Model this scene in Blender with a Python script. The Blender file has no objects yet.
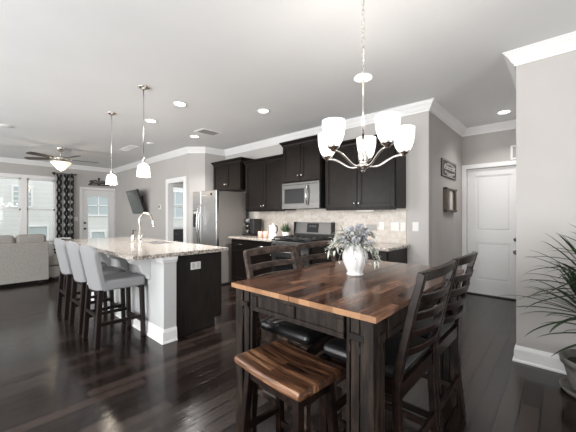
import bpy, bmesh, math, random
from mathutils import Vector, Matrix
rnd = random.Random(7)
SC = bpy.context.scene
COL = SC.collection
PI = math.pi

# ---------------------------------------------------------------- camera, sky, light, exposure
YAW = math.radians(42.35)
cam_d = bpy.data.cameras.new('camera')
cam = bpy.data.objects.new('camera', cam_d); COL.objects.link(cam)
cam.location = (0, 0, 1.29); cam.rotation_euler = (PI/2, 0, YAW)
cam_d.sensor_width = 36; cam_d.lens = 36*302/576; cam_d.clip_start = .03
SC.camera = cam
SC.view_settings.view_transform = 'Standard'
SC.view_settings.look = 'None'
SC.view_settings.gamma = 1
SC.view_settings.use_curve_mapping = False
SC.view_settings.exposure = 0.56

W = bpy.data.worlds.new('sky'); SC.world = W; W.use_nodes = True
bg = W.node_tree.nodes['Background']
bg.inputs[0].default_value = (.97, .99, 1, 1); bg.inputs[1].default_value = 1.2

def area(name, loc, rot, sx, sy, power, col=(1, 1, 1)):
    l = bpy.data.lights.new(name, 'AREA'); l.shape = 'RECTANGLE'; l.size = sx; l.size_y = sy
    l.energy = power; l.color = col
    o = bpy.data.objects.new(name, l); COL.objects.link(o); o.location = loc; o.rotation_euler = rot
    return o
# added fill lights facing +Y, set at unseen windows behind the camera
FILL_COL = (1.0, 1.0, 1.0)
ADDED_BACKWIN = [(-9.2, -7.4), (-6.0, -4.2), (-2.6, -.8), (.2, 2.0)]
for (a, b), pw in zip(ADDED_BACKWIN, (40, 70, 112, 14)):
    area('window_daylight', ((a+b)/2, -2.56, 1.35), (PI/2, 0, 0), 1.7, 2.0, pw, FILL_COL)

area('window_daylight', (2.56, .9, 1.35), (PI/2, 0, PI/2), 1.7, 2.0, 32, FILL_COL)  # added fill light from the right, set at an unseen east window

# ---------------------------------------------------------------- materials
MATS = {}
def newmat(name):
    m = bpy.data.materials.new(name); m.use_nodes = True
    nt = m.node_tree; b = nt.nodes['Principled BSDF']
    MATS[name] = m
    return m, nt, b
def N(nt, t, **kw):
    n = nt.nodes.new(t)
    for k, v in kw.items():
        if k.startswith('i_'):
            n.inputs[k[2:].replace('_', ' ')].default_value = v
        else: setattr(n, k, v)
    return n
def L(nt, a, b): nt.links.new(a, b)
def c4(c): return (c[0], c[1], c[2], 1)
def coords(nt, order='xyz', scale=(1, 1, 1), out='Object'):
    tc = N(nt, 'ShaderNodeTexCoord'); sp = N(nt, 'ShaderNodeSeparateXYZ'); cb = N(nt, 'ShaderNodeCombineXYZ')
    L(nt, tc.outputs[out], sp.inputs[0])
    for i, ch in enumerate(order):
        if ch in 'xyz':
            m = N(nt, 'ShaderNodeMath', operation='MULTIPLY'); m.inputs[1].default_value = scale[i]
            L(nt, sp.outputs['xyz'.index(ch)], m.inputs[0]); L(nt, m.outputs[0], cb.inputs[i])
    return cb.outputs[0]
def plain(name, col, rough=.5, metal=0, var=.0, vscale=8, bump=0, bscale=60, spec=None, aniso=None):
    m, nt, b = newmat(name)
    b.inputs['Base Color'].default_value = c4(col); b.inputs['Roughness'].default_value = rough
    b.inputs['Metallic'].default_value = metal
    if spec is not None: b.inputs['Specular IOR Level'].default_value = spec
    if var:
        n = N(nt, 'ShaderNodeTexNoise', i_Scale=vscale, i_Detail=4.0)
        L(nt, coords(nt), n.inputs['Vector'])
        r = N(nt, 'ShaderNodeValToRGB')
        r.color_ramp.elements[0].position = .3; r.color_ramp.elements[1].position = .7
        r.color_ramp.elements[0].color = c4([x*(1-var) for x in col]); r.color_ramp.elements[1].color = c4([min(1, x*(1+var)) for x in col])
        L(nt, n.outputs['Fac'], r.inputs[0]); L(nt, r.outputs[0], b.inputs['Base Color'])
    if bump:
        n = N(nt, 'ShaderNodeTexNoise', i_Scale=bscale, i_Detail=3.0); L(nt, coords(nt), n.inputs['Vector'])
        bp = N(nt, 'ShaderNodeBump', i_Strength=bump, i_Distance=.005)
        L(nt, n.outputs['Fac'], bp.inputs['Height']); L(nt, bp.outputs[0], b.inputs['Normal'])
    return m
def emit(name, col, strength, base=(.9, .9, .9)):
    m, nt, b = newmat(name)
    b.inputs['Base Color'].default_value = c4(base); b.inputs['Roughness'].default_value = .35
    b.inputs['Emission Color'].default_value = c4(col); b.inputs['Emission Strength'].default_value = strength
    return m
def ramp(nt, fac, stops):
    r = N(nt, 'ShaderNodeValToRGB'); e = r.color_ramp.elements
    while len(e) < len(stops): e.new(.5)
    for el, (p, c) in zip(e, stops): el.position = p; el.color = c4(c)
    L(nt, fac, r.inputs[0]); return r.outputs[0]
def planks(name, order, length, width, stops, rough, groove, mortar=.0015, stretch=(1.2, 22, 22), bump=.12, grain=.55, rvar=.1, gcol=(.004, .003, .003), spec=.5):
    """boards running along the first letter of order, rows stacked along the second"""
    m, nt, b = newmat(name)
    b.inputs['Specular IOR Level'].default_value = spec
    v = coords(nt, order)
    br = N(nt, 'ShaderNodeTexBrick'); br.offset = .37; br.squash = 1
    br.inputs['Scale'].default_value = 1; br.inputs['Brick Width'].default_value = length; br.inputs['Row Height'].default_value = width
    br.inputs['Mortar Size'].default_value = mortar; br.inputs['Mortar Smooth'].default_value = .1; br.inputs['Bias'].default_value = 0
    br.inputs['Color1'].default_value = (0, 0, 0, 1); br.inputs['Color2'].default_value = (1, 1, 1, 1); br.inputs['Mortar'].default_value = (.5, .5, .5, 1)
    L(nt, v, br.inputs['Vector'])
    # offset the grain by the board's own random value
    mp = N(nt, 'ShaderNodeVectorMath', operation='MULTIPLY'); mp.inputs[1].default_value = stretch; L(nt, v, mp.inputs[0])
    ad = N(nt, 'ShaderNodeVectorMath', operation='ADD'); L(nt, mp.outputs[0], ad.inputs[0])
    sc = N(nt, 'ShaderNodeVectorMath', operation='SCALE'); sc.inputs['Scale'].default_value = 37; L(nt, br.outputs['Color'], sc.inputs[0]); L(nt, sc.outputs[0], ad.inputs[1])
    gn = N(nt, 'ShaderNodeTexNoise', i_Scale=1.0, i_Detail=5.0, i_Roughness=.6, i_Distortion=.6); L(nt, ad.outputs[0], gn.inputs['Vector'])
    mx = N(nt, 'ShaderNodeMix', data_type='FLOAT'); mx.inputs[0].default_value = grain
    L(nt, br.outputs['Color'], mx.inputs[2]); L(nt, gn.outputs['Fac'], mx.inputs[3])
    col = ramp(nt, mx.outputs[0], stops)
    mm = N(nt, 'ShaderNodeMix', data_type='RGBA'); L(nt, br.outputs['Fac'], mm.inputs[0]); L(nt, col, mm.inputs[6]); mm.inputs[7].default_value = c4(gcol)
    if groove: L(nt, mm.outputs[2], b.inputs['Base Color'])
    else: L(nt, col, b.inputs['Base Color'])
    rr = N(nt, 'ShaderNodeMapRange'); rr.inputs['To Min'].default_value = rough-rvar*.5; rr.inputs['To Max'].default_value = rough+rvar
    L(nt, mx.outputs[0], rr.inputs['Value']); L(nt, rr.outputs[0], b.inputs['Roughness'])
    bp = N(nt, 'ShaderNodeBump', i_Strength=bump, i_Distance=.003)
    sb = N(nt, 'ShaderNodeMath', operation='SUBTRACT'); L(nt, gn.outputs['Fac'], sb.inputs[0]); L(nt, br.outputs['Fac'], sb.inputs[1])
    L(nt, sb.outputs[0], bp.inputs['Height']); L(nt, bp.outputs[0], b.inputs['Normal'])
    return m

WALL = plain('wall_paint', (.525, .505, .488), .75, var=.02, vscale=3, bump=.06, bscale=200)
CEIL = plain('ceiling_paint', (.80, .805, .81), .85, var=.015, vscale=2, bump=.08, bscale=160)
TRIM = plain('trim_paint', (.90, .90, .90), .4)
DOORP = plain('door_paint', (.84, .84, .84), .38)
FLOOR = planks('floor_wood', 'yxz', 1.0, .108, [(.15, (.0075, .0046, .0038)), (.5, (.0165, .0106, .0087)), (.85, (.034, .0225, .0185))], .15, True, mortar=.007, stretch=(1.6, 26, 26), bump=.35, grain=.4, gcol=(.0008, .0006, .0005), spec=.42)
ESP = plain('espresso_paint', (.0100, .0074, .0064), .30, spec=.18, var=.25, vscale=14, bump=.03, bscale=90)
ESPD = plain('espresso_dark', (.010, .0085, .008), .4)
# dark end panel of the island with vertical oak grain
m, nt, b = newmat('espresso_grain')
n = N(nt, 'ShaderNodeTexNoise', i_Scale=1.0, i_Detail=5.0); L(nt, coords(nt, 'xyz', (60, 60, 4)), n.inputs['Vector'])
L(nt, ramp(nt, n.outputs['Fac'], [(.3, (.009, .007, .006)), (.7, (.028, .023, .021))]), b.inputs['Base Color']); b.inputs['Roughness'].default_value = .38
ESPG = m
# worn black-brown rustic wood
def rustic(name, dark, light, scale, rough=.42):
    m, nt, b = newmat(name)
    n = N(nt, 'ShaderNodeTexNoise', i_Scale=1.0, i_Detail=6.0, i_Roughness=.65); L(nt, coords(nt, 'xyz', scale), n.inputs['Vector'])
    L(nt, ramp(nt, n.outputs['Fac'], [(.42, dark), (.58, [a*.6+b_*.4 for a, b_ in zip(dark, light)]), (.78, light)]), b.inputs['Base Color'])
    b.inputs['Roughness'].default_value = rough; b.inputs['Specular IOR Level'].default_value = .22
    bp = N(nt, 'ShaderNodeBump', i_Strength=.2, i_Distance=.002); L(nt, n.outputs['Fac'], bp.inputs['Height']); L(nt, bp.outputs[0], b.inputs['Normal'])
    return m
RUST = rustic('rustic_black_wood', (.006, .0043, .0037), (.058, .038, .027), (35, 35, 5))
CHAIRW = rustic('chair_wood', (.0052, .0033, .0028), (.030, .0140, .0096), (25, 12, 25), .3)
CHAIRB = rustic('chair_wood_worn', (.036, .025, .021), (.17, .12, .094), (25, 10, 25))
STOOLW = plain('stool_leg_wood', (.010, .0052, .0045), .35, spec=.3, var=.3, vscale=20)
TABLE = planks('table_wood', 'yxz', .34, .05, [(.30, (.036, .0145, .0085)), (.46, (.092, .039, .022)), (.58, (.145, .066, .038)), (.74, (.27, .14, .085))], .17, True, mortar=.0007, stretch=(5, 60, 60), bump=.05, grain=.62, rvar=.06, gcol=(.02, .008, .004), spec=.36)
EDGE = planks('table_edge_wood', 'yxz', .42, .062, [(.2, (.20, .095, .042)), (.6, (.36, .19, .09)), (.9, (.48, .28, .14))], .35, False, stretch=(8, 30, 60), bump=.05)
BENCH = planks('bench_wood', 'xyz', .9, .036, [(.36, (.010, .0048, .003)), (.48, (.062, .026, .013)), (.56, (.14, .062, .030)), (.70, (.33, .175, .093))], .35, True, mortar=.0006, stretch=(4, 48, 48), bump=.12, grain=.80, gcol=(.02, .01, .006))
# granite
m, nt, b = newmat('granite')
v = coords(nt)
vo = N(nt, 'ShaderNodeTexVoronoi', i_Scale=75.0); L(nt, v, vo.inputs['Vector'])
n1 = N(nt, 'ShaderNodeTexNoise', i_Scale=48.0, i_Detail=4.0, i_Roughness=.6); L(nt, v, n1.inputs['Vector'])
n2 = N(nt, 'ShaderNodeTexNoise', i_Scale=7.0, i_Detail=3.0); L(nt, v, n2.inputs['Vector'])
ca = ramp(nt, n1.outputs['Fac'], [(.36, (.012, .010, .009)), (.42, (.10, .075, .06)), (.48, (.36, .31, .265)), (.57, (.62, .585, .54)), (.74, (.74, .72, .69))])
cb_ = ramp(nt, vo.outputs['Distance'], [(.0, (.06, .045, .035)), (.22, (.34, .27, .21)), (.5, (.68, .65, .60))])
mx = N(nt, 'ShaderNodeMix', data_type='RGBA'); mx.inputs[0].default_value = .2; L(nt, ca, mx.inputs[6]); L(nt, cb_, mx.inputs[7])
mx2 = N(nt, 'ShaderNodeMix', data_type='RGBA', blend_type='MULTIPLY'); mx2.inputs[0].default_value = .35; L(nt, mx.outputs[2], mx2.inputs[6])
L(nt, ramp(nt, n2.outputs['Fac'], [(.35, (.55, .47, .40)), (.65, (1, 1, 1))]), mx2.inputs[7])
L(nt, mx2.outputs[2], b.inputs['Base Color']); b.inputs['Roughness'].default_value = .12
GRAN = m
# stone mosaic backsplash
m, nt, b = newmat('backsplash_tile')
v = coords(nt, 'xzy')
br = N(nt, 'ShaderNodeTexBrick'); br.offset = .5
for k, val in (('Scale', 1), ('Brick Width', .10), ('Row Height', .05), ('Mortar Size', .0015), ('Bias', 0)): br.inputs[k].default_value = val
br.inputs['Color1'].default_value = (.66, .60, .54, 1); br.inputs['Color2'].default_value = (.76, .71, .65, 1); br.inputs['Mortar'].default_value = (.70, .66, .61, 1)
L(nt, v, br.inputs['Vector'])
n1 = N(nt, 'ShaderNodeTexNoise', i_Scale=22.0, i_Detail=5.0); L(nt, coords(nt), n1.inputs['Vector'])
mx = N(nt, 'ShaderNodeMix', data_type='RGBA', blend_type='MULTIPLY'); mx.inputs[0].default_value = .6; L(nt, br.outputs['Color'], mx.inputs[6])
L(nt, ramp(nt, n1.outputs['Fac'], [(.3, (.72, .66, .60)), (.65, (1, 1, 1))]), mx.inputs[7]); L(nt, mx.outputs[2], b.inputs['Base Color']); b.inputs['Roughness'].default_value = .35
TILE = m
STEEL = plain('stainless_steel', (.17, .168, .165), .36, 1, var=.04, vscale=3)
FRSTEEL = plain('fridge_steel', (.62, .62, .62), .3, 1, var=.04, vscale=3)
STEELD = plain('fridge_side_paint', (.245, .225, .21), .5)
CHROME = plain('chrome', (.62, .62, .62), .10, 1)
NICKEL = plain('brushed_nickel', (.74, .71, .67), .22, 1)
BLACK = plain('black_plastic', (.012, .012, .012), .35)
BLACKG = plain('black_glass', (.010, .010, .011), .06)
IRON = plain('black_iron', (.014, .013, .013), .5)
WHITEP = plain('white_plastic', (.82, .82, .80), .35)
GREYP = plain('grey_panel', (.42, .41, .40), .5)
DARKWIN = plain('tinted_oven_glass', (.010, .010, .011), .3, spec=.25)
CERAM = plain('white_ceramic', (.84, .84, .83), .15)
LEATH = plain('black_leather', (.011, .011, .012), .33, var=.2, vscale=30, bump=.15, bscale=220)
FABRIC = plain('grey_linen', (.262, .265, .272), .92, var=.08, vscale=160, bump=.25, bscale=420)
SOFAF = plain('sofa_linen', (.30, .285, .265), .95, var=.16, vscale=70, bump=.25, bscale=300)
WHITEW = plain('island_paint', (.60, .605, .61), .45)
LEAF = plain('palm_leaf', (.032, .055, .024), .42, var=.45, vscale=5)
LEAFG = plain('succulent_leaf', (.07, .12, .06), .5, var=.4, vscale=30)
SAGE = plain('sage_leaf', (.60, .63, .57), .65, var=.35, vscale=30)
LAV = plain('lavender_bloom', (.44, .44, .49), .8, var=.35, vscale=60)
STEM = plain('plant_stem', (.13, .125, .09), .7)
SOIL = plain('potting_soil', (.018, .013, .010), .95, bump=.6, bscale=90)
POT = plain('weathered_pot', (.155, .145, .135), .8, var=.3, vscale=14, bump=.2, bscale=60)
PINK = plain('pink_ceramic', (.72, .46, .38), .35)
SIDING = None
m, nt, b = newmat('vinyl_siding')
br = N(nt, 'ShaderNodeTexWave', wave_type='BANDS', bands_direction='Z', wave_profile='SAW', i_Scale=1.6)
L(nt, coords(nt), br.inputs['Vector'])
L(nt, ramp(nt, br.outputs['Fac'], [(0, (.56, .565, .56)), (.08, (.75, .755, .745)), (1, (.78, .785, .775))]), b.inputs['Base Color']); b.inputs['Roughness'].default_value = .7
SIDING = m
HGLASS = plain('house_window_glass', (.52, .58, .60), .25)
GRASS = plain('lawn_grass', (.13, .15, .08), .95, var=.4, vscale=3)
SHADE = emit('lit_frosted_glass', (1, .965, .92), .8)
PEND = emit('lit_pendant_glass', (1, .88, .72), .6)
FANL = emit('lit_amber_glass', (1, .80, .55), .6)
LENS = emit('downlight_lens', (1, .97, .93), 4.0)
CLOCK = emit('display_digits', (.6, .8, 1), .06, (.02, .02, .02))
# window glass: clear, lets the daylight through
m, nt, b = newmat('window_glass')
nt.nodes.remove(b)
tr = N(nt, 'ShaderNodeBsdfTransparent'); tr.inputs[0].default_value = (.95, .96, .96, 1)
gl = N(nt, 'ShaderNodeBsdfGlossy'); gl.inputs['Roughness'].default_value = .02
fr = N(nt, 'ShaderNodeFresnel', i_IOR=1.45); ms = N(nt, 'ShaderNodeMixShader')
L(nt, fr.outputs[0], ms.inputs[0]); L(nt, tr.outputs[0], ms.inputs[1]); L(nt, gl.outputs[0], ms.inputs[2]); L(nt, ms.outputs[0], nt.nodes['Material Output'].inputs[0])
GLASS = m
# curtain: black with a white interlocking ogee lattice
m, nt, b = newmat('curtain_cloth')
tc = N(nt, 'ShaderNodeUVMap'); sp = N(nt, 'ShaderNodeSeparateXYZ'); L(nt, tc.outputs[0], sp.inputs[0])
def M2(op, a, b_=None):
    q = N(nt, 'ShaderNodeMath', operation=op)
    for i, x in enumerate((a, b_)):
        if x is None: continue
        if isinstance(x, (int, float)): q.inputs[i].default_value = x
        else: L(nt, x, q.inputs[i])
    return q.outputs[0]
sv = M2('MULTIPLY', M2('SINE', M2('MULTIPLY', sp.outputs[1], 2*PI/.42)), .25)
u = M2('DIVIDE', sp.outputs[0], .25)
la = M2('ABSOLUTE', M2('SUBTRACT', M2('FRACT', M2('ADD', u, sv)), .5))
lb = M2('ABSOLUTE', M2('SUBTRACT', M2('FRACT', M2('SUBTRACT', u, sv)), .5))
mn = M2('MINIMUM', la, lb); msk = M2('GREATER_THAN', mn, .15)
mx = N(nt, 'ShaderNodeMix', data_type='RGBA'); L(nt, msk, mx.inputs[0]); mx.inputs[6].default_value = (.016, .016, .018, 1); mx.inputs[7].default_value = (.42, .42, .42, 1)
L(nt, mx.outputs[2], b.inputs['Base Color']); b.inputs['Roughness'].default_value = .9
CURT = m
# pillow zigzag
m, nt, b = newmat('pillow_cloth')
wv = N(nt, 'ShaderNodeTexWave', wave_type='BANDS', bands_direction='Z', i_Scale=5); wv.inputs['Distortion'].default_value = 6
L(nt, coords(nt), wv.inputs['Vector'])
L(nt, ramp(nt, wv.outputs['Fac'], [(.45, (.02, .02, .02)), (.55, (.6, .6, .58))]), b.inputs['Base Color']); b.inputs['Roughness'].default_value = .9
PILLOW = m

# ---------------------------------------------------------------- mesh helpers
class MB:
    def __init__(s): s.bm = bmesh.new(); s.uv = None
    def merge(s, t, M=None, mi=0, smooth=False):
        if M is not None: t.transform(M)
        vm = {}
        for v in t.verts: vm[v] = s.bm.verts.new(v.co)
        for f in t.faces:
            try: nf = s.bm.faces.new([vm[v] for v in f.verts])
            except ValueError: continue
            nf.material_index = mi; nf.smooth = smooth or f.smooth
        t.free(); return s
    def box(s, x0, x1, y0, y1, z0, z1, bev=0, seg=1, M=None, mi=0, smooth=False):
        t = bmesh.new()
        bmesh.ops.create_cube(t, size=1)
        for v in t.verts:
            v.co = Vector(((x0+x1)/2+v.co.x*(x1-x0), (y0+y1)/2+v.co.y*(y1-y0), (z0+z1)/2+v.co.z*(z1-z0)))
        if bev:
            bmesh.ops.bevel(t, geom=list(t.edges), offset=min(bev, .49*min(abs(x1-x0), abs(y1-y0), abs(z1-z0))), segments=seg, profile=.5, affect='EDGES')
            if seg > 1 or smooth:
                for f in t.faces: f.smooth = True
        return s.merge(t, M, mi, smooth)
    def prism(s, poly, axis, lo, hi, bev=0, seg=1, M=None, mi=0, smooth=False):
        """extrude a 2D polygon along axis ('x': poly=(y,z); 'y': poly=(x,z); 'z': poly=(x,y))"""
        t = bmesh.new()
        def P(p, h):
            return {'x': (h, p[0], p[1]), 'y': (p[0], h, p[1]), 'z': (p[0], p[1], h)}[axis]
        a = [t.verts.new(P(p, lo)) for p in poly]; b_ = [t.verts.new(P(p, hi)) for p in poly]
        n = len(poly)
        t.faces.new(a); t.faces.new(b_[::-1])
        for i in range(n):
            f = t.faces.new([a[i], b_[i], b_[(i+1) % n], a[(i+1) % n]]); f.smooth = smooth
        bmesh.ops.recalc_face_normals(t, faces=t.faces)
        if bev:
            bmesh.ops.bevel(t, geom=list(t.edges), offset=bev, segments=seg, profile=.5, affect='EDGES')
            if seg > 1:
                for f in t.faces: f.smooth = True
        return s.merge(t, M, mi)
    def bar(s, p0, p1, w, d, bev=0, up=(0, 0, 1), mi=0):
        """rectangular bar between two points"""
        p0 = Vector(p0); p1 = Vector(p1); z = (p1-p0); ln = z.length; z.normalize()
        u = Vector(up)
        if abs(z.dot(u)) > .98: u = Vector((0, 1, 0))
        x = u.cross(z).normalized(); y = z.cross(x)
        M = Matrix.Translation(p0) @ Matrix((x, y, z)).transposed().to_4x4()
        return s.box(-w/2, w/2, -d/2, d/2, 0, ln, bev, 1, M, mi)
    def tube(s, pts, r, seg=10, caps=True, mi=0):
        pts = [Vector(p) for p in pts]; n = len(pts)
        rs = r if isinstance(r, (list, tuple)) else [r]*n
        t = bmesh.new(); rings = []; u = None
        for i, p in enumerate(pts):
            d = (pts[min(i+1, n-1)]-pts[max(i-1, 0)]).normalized()
            if u is None:
                u = Vector((0, 0, 1)) if abs(d.z) < .9 else Vector((1, 0, 0))
            u = (u-d*u.dot(d)).normalized(); v = d.cross(u)
            rings.append([t.verts.new(p+(u*math.cos(2*PI*k/seg)+v*math.sin(2*PI*k/seg))*rs[i]) for k in range(seg)])
        for i in range(n-1):
            for k in range(seg):
                f = t.faces.new([rings[i][k], rings[i][(k+1) % seg], rings[i+1][(k+1) % seg], rings[i+1][k]]); f.smooth = True
        if caps: t.faces.new(rings[0][::-1]); t.faces.new(rings[-1])
        bmesh.ops.recalc_face_normals(t, faces=t.faces)
        return s.merge(t, None, mi)
    def lathe(s, prof, c=(0, 0, 0), seg=28, flute=None, M=None, mi=0, recalc=True):
        """profile [(r, z)]; flute = (count, depth)"""
        t = bmesh.new(); rings = []
        for r, z in prof:
            if r < 1e-5: rings.append([t.verts.new((c[0], c[1], c[2]+z))]); continue
            ring = []
            for k in range(seg):
                a = 2*PI*k/seg; rr = r
                if flute: rr = r*(1-flute[1]*abs(math.sin(a*flute[0]/2))**.6 if False else 1-flute[1]*(1-abs(math.cos(a*flute[0]/2))))
                ring.append(t.verts.new((c[0]+rr*math.cos(a), c[1]+rr*math.sin(a), c[2]+z)))
            rings.append(ring)
        for A, B in zip(rings, rings[1:]):
            if len(A) == 1 and len(B) == 1: continue
            for k in range(seg):
                k2 = (k+1) % seg
                if len(A) == 1: q = [A[0], B[k2], B[k]]
                elif len(B) == 1: q = [A[k], A[k2], B[0]]
                else: q = [A[k], A[k2], B[k2], B[k]]
                f = t.faces.new(q); f.smooth = True
        if recalc: bmesh.ops.recalc_face_normals(t, faces=t.faces)
        return s.merge(t, M, mi)
    def cyl(s, x, y, z0, z1, r, r1=None, seg=20, mi=0):
        r1 = r if r1 is None else r1
        t = bmesh.new()
        a = [t.verts.new((x+r*math.cos(2*PI*k/seg), y+r*math.sin(2*PI*k/seg), z0)) for k in range(seg)]
        b_ = [t.verts.new((x+r1*math.cos(2*PI*k/seg), y+r1*math.sin(2*PI*k/seg), z1)) for k in range(seg)]
        t.faces.new(a[::-1]); t.faces.new(b_)
        for k in range(seg):
            f = t.faces.new([a[k], a[(k+1) % seg], b_[(k+1) % seg], b_[k]]); f.smooth = True
        return s.merge(t, None, mi)
    def sweep(s, prof, pts, M=None, mi=0):
        """profile [(out, z)] swept along a plan polyline, out = right-hand side; mitred corners"""
        P = [Vector((p[0], p[1])) for p in pts]; n = len(P); offs = []
        nr = []
        for i in range(n-1):
            d = (P[i+1]-P[i]).normalized(); nr.append(Vector((d.y, -d.x)))
        for i in range(n):
            if i == 0: offs.append(nr[0])
            elif i == n-1: offs.append(nr[-1])
            else:
                m_ = (nr[i-1]+nr[i]); m_ = m_/max(m_.length_squared, 1e-6)*2; offs.append(m_)
        t = bmesh.new()
        rings = [[t.verts.new((P[i].x+offs[i].x*o, P[i].y+offs[i].y*o, z)) for o, z in prof] for i in range(n)]
        k = len(prof)
        for i in range(n-1):
            for j in range(k):
                t.faces.new([rings[i][j], rings[i][(j+1) % k], rings[i+1][(j+1) % k], rings[i+1][j]])
        t.faces.new(rings[0][::-1]); t.faces.new(rings[-1])
        bmesh.ops.recalc_face_normals(t, faces=t.faces)
        return s.merge(t, M, mi)
    def blade(s, pts, widths, fold=.25, side=None, mi=0):
        """a folded leaf ribbon along pts"""
        pts = [Vector(p) for p in pts]; n = len(pts); rows = []
        for i, p in enumerate(pts):
            d = (pts[min(i+1, n-1)]-pts[max(i-1, 0)]).normalized()
            sd = Vector(side) if side is not None else d.cross(Vector((0, 0, 1)))
            if sd.length < 1e-3: sd = Vector((1, 0, 0))
            sd.normalize(); up = sd.cross(d).normalized(); w = widths[i]
            rows.append([s.bm.verts.new(p-sd*w+up*w*fold), s.bm.verts.new(p), s.bm.verts.new(p+sd*w+up*w*fold)])
        for a, b_ in zip(rows, rows[1:]):
            for j in (0, 1):
                f = s.bm.faces.new([a[j], a[j+1], b_[j+1], b_[j]]); f.smooth = True; f.material_index = mi
        return s
    def build(s, name, mats, parent=None, loc=None, wn=False, solid=0, label=None, cat=None, group=None, kind=None, rz=0, sub=0):
        me = bpy.data.meshes.new(name); s.bm.to_mesh(me); s.bm.free()
        o = bpy.data.objects.new(name, me); COL.objects.link(o)
        for m_ in (mats if isinstance(mats, (list, tuple)) else [mats]): me.materials.append(m_)
        if parent: o.parent = parent
        if loc is not None: o.location = loc
        o.rotation_euler.z = rz
        if solid:
            q = o.modifiers.new('thickness', 'SOLIDIFY'); q.thickness = solid; q.offset = 0
        if sub:
            q = o.modifiers.new('smooth', 'SUBSURF'); q.levels = sub; q.render_levels = sub
        if wn:
            q = o.modifiers.new('normals', 'WEIGHTED_NORMAL'); q.keep_sharp = True
        if label: o['label'] = label
        if cat: o['category'] = cat
        if group: o['group'] = group
        if kind: o['kind'] = kind
        return o
def thing(name, label, cat, loc=(0, 0, 0), rz=0, group=None):
    o = bpy.data.objects.new(name, None); COL.objects.link(o); o.empty_display_size = .1
    o.location = loc; o.rotation_euler.z = rz; o['label'] = label; o['category'] = cat
    if group: o['group'] = group
    return o
def struct(name, mb, m_, parent=None, **k):
    return mb.build(name, m_, parent, kind='structure', **k)
def dup(root, loc, rz, label):
    r = root.copy(); COL.objects.link(r); r.location = loc; r.rotation_euler.z = rz; r['label'] = label
    for ch in list(root.children):
        c = ch.copy(); COL.objects.link(c); c.parent = r
        for g in list(ch.children):
            d = g.copy(); COL.objects.link(d); d.parent = c
    return r
def bez(p0, p1, p2, p3, n=12):
    out = []
    for i in range(n+1):
        t = i/n; a = (1-t)**3; b_ = 3*(1-t)**2*t; c = 3*(1-t)*t*t; d = t**3
        out.append(tuple(a*p0[k]+b_*p1[k]+c*p2[k]+d*p3[k] for k in range(len(p0))))
    return out

# ---------------------------------------------------------------- room shell
H = 2.74
X0, X1, YB = -10.3, 2.6, -2.6
struct('floor', MB().box(X0-.12, X1+.12, YB-.12, 7.2, -.12, 0), FLOOR)
struct('ceiling', MB().box(X0-.12, X1+.12, YB-.12, 7.2, H, H+.12), CEIL)
def wall(name, p0, p1, holes=(), t=.12, m_=None, z1=H):
    """interior face runs p0 -> p1 with the room on the right; thickness goes left. holes: (s0, s1, z0, z1)"""
    p0 = Vector((*p0, 0)); p1 = Vector((*p1, 0)); d = (p1-p0); ln = d.length; d.normalize(); nl = Vector((-d.y, d.x, 0))
    M = Matrix.Translation(p0) @ Matrix((d, nl, Vector((0, 0, 1)))).transposed().to_4x4()
    mb = MB(); s = 0
    for a, b_, z0, zt in sorted(holes):
        if a > s: mb.box(s, a, 0, t, 0, z1, M=M)
        if z0 > 0: mb.box(a, b_, 0, t, 0, z0, M=M)
        if zt < z1: mb.box(a, b_, 0, t, zt, z1, M=M)
        s = b_
    mb.box(s, ln, 0, t, 0, z1, M=M)
    return struct(name, mb, m_ or WALL)
TV_Y = 3.33
PILL = [(-5.88, TV_Y), (-5.62, 3.55), (-5.58, 4.04)]
# far window wall: twin window, glazed door, and the window of the room next door (s measured from Y = -2.6)
def sY(y): return y-YB
wall('wall_west', (X0, YB), (X0, 7.0), [(sY(.52), sY(1.11), .62, 2.27), (sY(1.23), sY(1.82), .62, 2.27), (sY(2.46), sY(3.30), 0, 2.06), (sY(4.75), sY(6.0), .85, 2.36)])
wall('wall_living', (X0, TV_Y), PILL[0], [(X0*-1-6.83, X0*-1-6.08, 0, 2.06)], m_=WALL)
wall('wall_pillar', PILL[0], PILL[1])
wall('wall_pillar_side', PILL[1], PILL[2])
wall('wall_kitchen', PILL[2], (-1.265, 4.04))
wall('wall_hall', (-1.265, 4.12), (-1.265, 5.75))
wall('wall_entry', (-1.265, 5.75), (-.31, 5.75), [(.07, .79, 0, 2.07)])
struct('wall_near', MB().box(-.31, X1, 3.36, 5.87, 0, H), WALL)
wall('wall_east', (X1, 3.36), (X1, YB), [(1.56, 3.36, .25, 2.45)])
wall('wall_south', (X1, YB), (X0, YB), [(X1-b_, X1-a, .25, 2.45) for a, b_ in ADDED_BACKWIN])
# room behind the cased opening
wall('wall_study_north', (X0, 7.0), (-5.76, 7.0))
wall('wall_study_east', (-5.76, 7.0), (-5.76, 4.1))
# crown moulding
CROWN = [(0, H-.115), (.012, H-.115), (.016, H-.098), (.03, H-.085), (.05, H-.05), (.072, H-.026), (.078, H-.012), (.09, H-.01), (.09, H), (0, H)]
BASE = [(0, 0), (.026, 0), (.026, .012), (.017, .022), (.015, .105), (.012, .118), (.008, .128), (.004, .14), (0, .14)]
struct('trim_1', MB().sweep(CROWN, [(X0, YB), (X0, TV_Y), PILL[0], PILL[1], PILL[2], (-1.265, 4.04), (-1.265, 5.75), (-.31, 5.75)]), TRIM)
struct('trim_2', MB().sweep(CROWN, [(-.31, 5.75), (-.31, 3.36), (X1, 3.36), (X1, YB)]), TRIM)
struct('baseboard_west', MB().sweep(BASE, [(X0, YB), (X0, 2.37)]), TRIM)
struct('baseboard_living', MB().sweep(BASE, [(X0, TV_Y), (-6.93, TV_Y)]), TRIM)
struct('baseboard_hall', MB().sweep(BASE, [(-1.5, 4.04), (-1.265, 4.04), (-1.265, 5.73)]), TRIM)
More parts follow.
